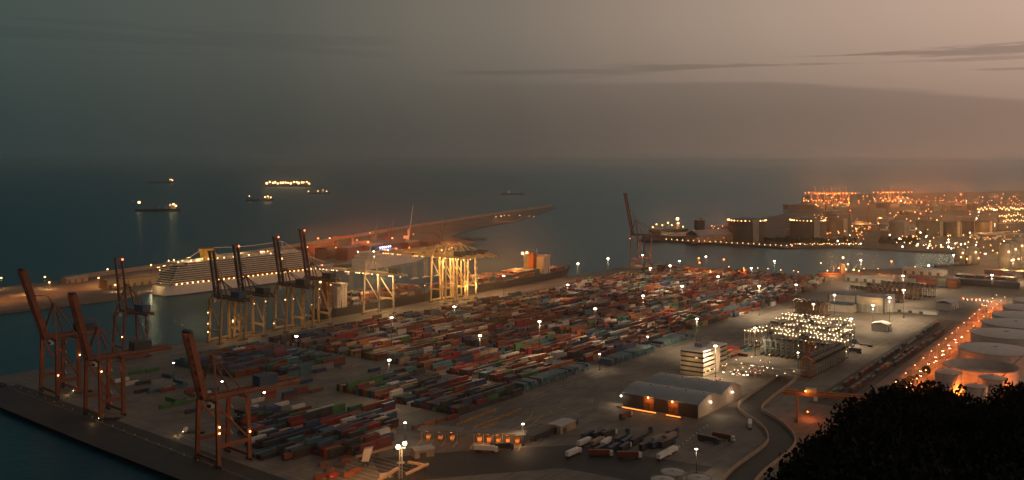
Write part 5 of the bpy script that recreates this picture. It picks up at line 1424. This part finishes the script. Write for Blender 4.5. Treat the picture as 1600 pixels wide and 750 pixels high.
for k in range(22): far_lamp(R.uniform(1330, 1400), R.uniform(342, 362), 16, R.uniform(.7, 1.5), kcol(.75), 'in the glowing works before the pale tank')
for k in range(44): far_lamp(R.uniform(1385, 1600), R.uniform(326, 352), 12, R.uniform(.7, 1.7), kcol(.4), 'on the plain beyond the pale tank')
for k in range(20): far_lamp(R.uniform(1270, 1310), R.uniform(336, 345), 14, R.uniform(.6, 1.2), kcol(.5), 'above the second dark gas tank')
for k in range(28): far_lamp(1528 + 2.7 * k, 325.5 + .05 * k + R.uniform(-2.5, 2.5), 14, 1.9, 'warm', 'in the upper bright row at the right edge')
for k in range(14): far_lamp(1562 + 3.6 * k, 336.5 + R.uniform(-2, 2), 14, 1.5, 'warm', 'in the middle row at the right edge')
for k in range(12): far_lamp(1568 + 3.5 * k, 344.5 + R.uniform(-2, 2), 14, 1.3, 'warm', 'in the lower row at the right edge')
for k in range(80): far_lamp(R.uniform(1400, 1600), 316 + R.uniform(-3, 6) - (.012 * 0), 12, R.uniform(.8, 1.8), kcol(.85), 'on the distant coast')
for k in range(36): far_lamp(R.uniform(1255, 1340), R.uniform(309, 322), 14, R.uniform(1.2, 2.3), kcol(.8), 'on the farthest quay')
for k in range(26): far_lamp(R.uniform(1365, 1420), R.uniform(309, 318), 14, R.uniform(1.2, 2.3), kcol(.8), 'on the farthest quay')
for k in range(60): far_lamp(R.uniform(1340, 1600), R.uniform(303, 318), 14, R.uniform(1.2, 2.0), kcol(.92), 'on the distant coast')
for k in range(40): far_lamp(R.uniform(1500, 1600), R.uniform(352, 400), 10, R.uniform(.6, 1.2), kcol(.4), 'in the streets at the right edge')
eo = extra.build('distant_lamp', [g_warm, g_amber, g_white]); eo['kind'] = 'stuff'; tag(eo, 'haze of tiny warm and amber lamps spread over the distant coast', 'lamp')
for k in range(5): far_lamp(1105 + 9 * k, 0, 1, 1, 'warm', '') if False else None
for x, y, pw, c_ in ((1100, 374, 90000, OR), (1125, 372, 90000, OR), (1300, 370, 60000, AMBER), (1345, 358, 140000, AMBER), (1375, 352, 140000, AMBER), (1440, 378, 60000, WARM), (1470, 376, 60000, WARM), (1500, 380, 50000, WARM), (1535, 372, 120000, AMBER), (1575, 372, 120000, AMBER),
                     (1550, 345, 260000, AMBER), (1480, 338, 220000, AMBER), (1420, 335, 220000, AMBER), (1580, 325, 500000, AMBER), (1500, 318, 800000, OR), (1440, 316, 800000, OR), (1290, 322, 500000, AMBER), (1395, 320, 500000, AMBER), (1565, 395, 60000, AMBER), (1540, 410, 40000, AMBER)):
    p = G(x, y, 3); point(c_, pw * .45, (p.x, p.y, 3 + min(40, 12 + p.y * .008)), None, 2)
# orange lamps along the far end of the terminal
for i, (x, y, h) in enumerate(((1092, 402, 26), (1093, 409, 16), (1131, 404, 26), (1139, 416, 8), (1162, 418, 8), (1184, 418, 8), (1200, 419, 8), (1220, 421, 8), (1240, 422, 8), (1247, 424, 8), (1393, 407, 24), (1350, 419, 8), (1372, 419, 8), (1430, 416, 8))):
    p = G(x, y, 3 + h); mast((p.x, p.y, 3), h, f"{'tall' if h > 20 else 'short'} amber lamp along the far end of the terminal, {nth(i)} from the lone crane", 'lamp', g_amber if h > 12 else g_warm, AMBER, 1.0 if h > 12 else .35, 1.5 if h > 12 else .7, 'amber lamps at the far terminal edge', 'edge_lamp', light=h > 12 or i % 2 == 0, sq=.8)
for x in (1080, 1110, 1140, 1165): p = G(x, 422, 10); point(OR, 14000, tuple(p), None, 1)

# ------------------------------------------------------------------ deck cargo and yard boxes beyond the nearest three hundred
so = stackmb.build('container_stacks', cmat); so['kind'] = 'stuff'; tag(so, 'thousands of rust, navy and white containers stacked across the yard and on ships', 'containers')

# ------------------------------------------------------------------ trees
def crown_mesh(seed, n, m_, rad_=3.2, h=8.0, leaf=.42, trunk_h=2.0):
    r = random.Random(seed); mb = MB(); cl = []
    for k in range(11):
        a = r.uniform(0, 2 * PI); q = r.uniform(.1, .75) * rad_; cl.append((q * math.cos(a), q * math.sin(a), r.uniform(trunk_h + .3, h - 1.4), r.uniform(.9, 1.9)))
    cl.append((0, 0, h - 1.6, 1.6)); cl.append((.4, .3, h * .55, 2.2))
    for k in range(n):
        cx, cy, cz, cr = r.choice(cl); d = Vector((r.gauss(0, 1), r.gauss(0, 1), r.gauss(0, 1))).normalized() * (cr * r.uniform(.35, 1.05) * (1 + .12 * (r.random() ** 4)))
        c = Vector((cx, cy, cz)) + Vector((d.x, d.y, d.z * .8)); s_ = leaf * r.uniform(.5, 1.2)
        u_ = Vector((r.gauss(0, 1), r.gauss(0, 1), r.gauss(0, 1))).normalized(); v_ = u_.cross(Vector((r.gauss(0, 1), r.gauss(0, 1), r.gauss(0, 1)))).normalized()
        i0 = len(mb.v); mb.v += [tuple(c - u_ * s_), tuple(c + v_ * s_ * .6), tuple(c + u_ * s_), tuple(c - v_ * s_ * .6)]; mb.face([i0, i0 + 1, i0 + 2, i0 + 3])
    return mb.mesh('crown', [m_])
def trunk_mesh(seed, h=8.0):
    r = random.Random(seed); mb = MB(); p = Vector((0, 0, -1.5)); rr = .22
    for k in range(5):
        q = p + Vector((r.uniform(-.3, .3), r.uniform(-.3, .3), h / 6)); mb.beam(p, q, rr * 2, rr * 2)
        if k > 0:
            a = r.uniform(0, 6.3); mb.beam(q, q + Vector((math.cos(a) * 1.6, math.sin(a) * 1.6, r.uniform(.8, 1.8))), rr * .9)
            a += 2.4; mb.beam(q, q + Vector((math.cos(a) * 1.3, math.sin(a) * 1.3, r.uniform(.6, 1.6))), rr * .7)
        p = q; rr *= .8
    return mb.mesh('trunk', [wood_bark])
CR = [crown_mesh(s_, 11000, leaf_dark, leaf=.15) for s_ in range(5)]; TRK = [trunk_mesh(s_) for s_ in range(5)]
# crowns: (x, y of top, distance)
tops = [(1222, 742, 86), (1240, 732, 92), (1250, 722, 95), (1258, 704, 98), (1282, 690, 100), (1302, 672, 104), (1318, 652, 108), (1334, 632, 112), (1358, 612, 114), (1384, 600, 116), (1410, 592, 118), (1432, 586, 116), (1456, 594, 118), (1480, 588, 114), (1500, 600, 116), (1524, 612, 118), (1548, 622, 116), (1570, 604, 110), (1592, 592, 108), (1615, 585, 110),
        (1330, 668, 92), (1370, 640, 94), (1410, 628, 96), (1450, 622, 96), (1490, 628, 96), (1530, 640, 96), (1570, 632, 92), (1605, 622, 90), (1250, 728, 76), (1290, 705, 78), (1340, 690, 76), (1390, 668, 76), (1440, 660, 76), (1490, 664, 76), (1540, 672, 76), (1590, 660, 74),
        (1262, 744, 64), (1290, 732, 62), (1340, 716, 60), (1400, 702, 60), (1460, 698, 60), (1520, 704, 60), (1580, 700, 58), (1420, 725, 48), (1500, 728, 48), (1580, 726, 46), (1330, 738, 50)]
for i, (x, y, Y) in enumerate(tops):
    zt = 180 - (y - 250) * Y / 1500; X = (x - 800) * Y / 1500; zb = hill_h(X, Y); s_ = (zt - zb) / 8.0
    if s_ < .3: zb = zt - 3; s_ = 3 / 8.0
    wd = s_ * R.uniform(.62, .85)
    o = empty('tree', (X, Y, zb), R.uniform(0, 6.28)); o.scale = (wd, wd, s_)
    where = 'on the ridge crest against the port' if i < 20 else ('on the slope behind the crest' if i < 36 else 'close below the viewpoint')
    tag(o, f"dark leafy tree {where}, {nth(i if i < 20 else (i - 20 if i < 36 else i - 36))} from the left" if i < 20 else f"dark leafy tree {where}, {nth(i - 20 if i < 36 else i - 36)} in its row", 'tree', 'dark trees on the foreground hillside')
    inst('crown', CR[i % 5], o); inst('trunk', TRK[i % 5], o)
SH = [crown_mesh(20 + s_, 5000, leaf_dark, rad_=2.6, h=3.4, leaf=.16, trunk_h=-.4) for s_ in range(3)]
stm = MB()
for k in range(6): stm.beam((0, 0, -.8), (math.cos(k) * .9, math.sin(k) * .9, 1.4), .1)
stm = stm.mesh('stem', [wood_bark])
for i in range(90):
    Y = R.uniform(34, 118); X = R.uniform(.22, .58) * Y
    if 800 + X / Y * 1500 < 1285 + R.uniform(0, 40): continue
    o = empty('bush', (X, Y, hill_h(X, Y) - .3), R.uniform(0, 6.28), R.uniform(.8, 1.5)); tag(o, 'dark bush filling the shaded hillside between the trees', 'bush', 'bushes on the foreground hillside')
    inst('crown', SH[i % 3], o); inst('stem', stm, o)
FC = [crown_mesh(40 + s_, 500, leaf_far, leaf=1.0) for s_ in range(3)]
def far_tree(x, y, s_, label, group):
    o = empty('tree', G(x, y), R.uniform(0, 6.28), s_); tag(o, label, 'tree', group); inst('crown', FC[R.randrange(3)], o); inst('trunk', TRK[0], o)
for k in range(46): far_tree(1195 + 3.1 * k + R.uniform(-1, 1), 379.5 + .04 * k + R.uniform(-1.5, 1), R.uniform(1.2, 2.0), 'dark shore tree in the strip below the gas tanks', 'trees along the far quay')
for k in range(20): far_tree(1375 + 3.0 * k, 381 + R.uniform(-2, 2), R.uniform(1.2, 2.2), 'dark shore tree in front of the pale domed tank', 'trees before the pale tank')
for k in range(26): far_tree(1385 + R.uniform(0, 95), 600 - .85 * (0) + R.uniform(-30, 6) - 0, .8, '', '') if False else None
for k in range(22):
    f = R.random(); far_tree(1360 + 130 * f, 622 - 60 * f + R.uniform(2, 12), R.uniform(.6, .9), 'small tree lit orange between the lit road and the tanks', 'trees beside the lit road')

# ------------------------------------------------------------------ haze
hm = bpy.data.materials.new('haze_air'); hm.use_nodes = True; t = NT(hm.node_tree); t.n.clear()
ho = t.new('ShaderNodeOutputMaterial'); pv_ = t.new('ShaderNodeVolumePrincipled')
pv_.inputs['Color'].default_value = (*HAZE_C, 1); pv_.inputs['Density'].default_value = HAZE; pv_.inputs['Anisotropy'].default_value = HAZE_G
t.l.new(pv_.outputs[0], ho.inputs['Volume'])
hz_ = MB().box((0, 29000, 95), (85000, 63000, 210)); hb = hz_.build('haze', hm); hb['kind'] = 'stuff'; hb['label'] = 'thin brownish evening haze over the sea and port'; hb['category'] = 'haze'
hb.display_type = 'WIRE'
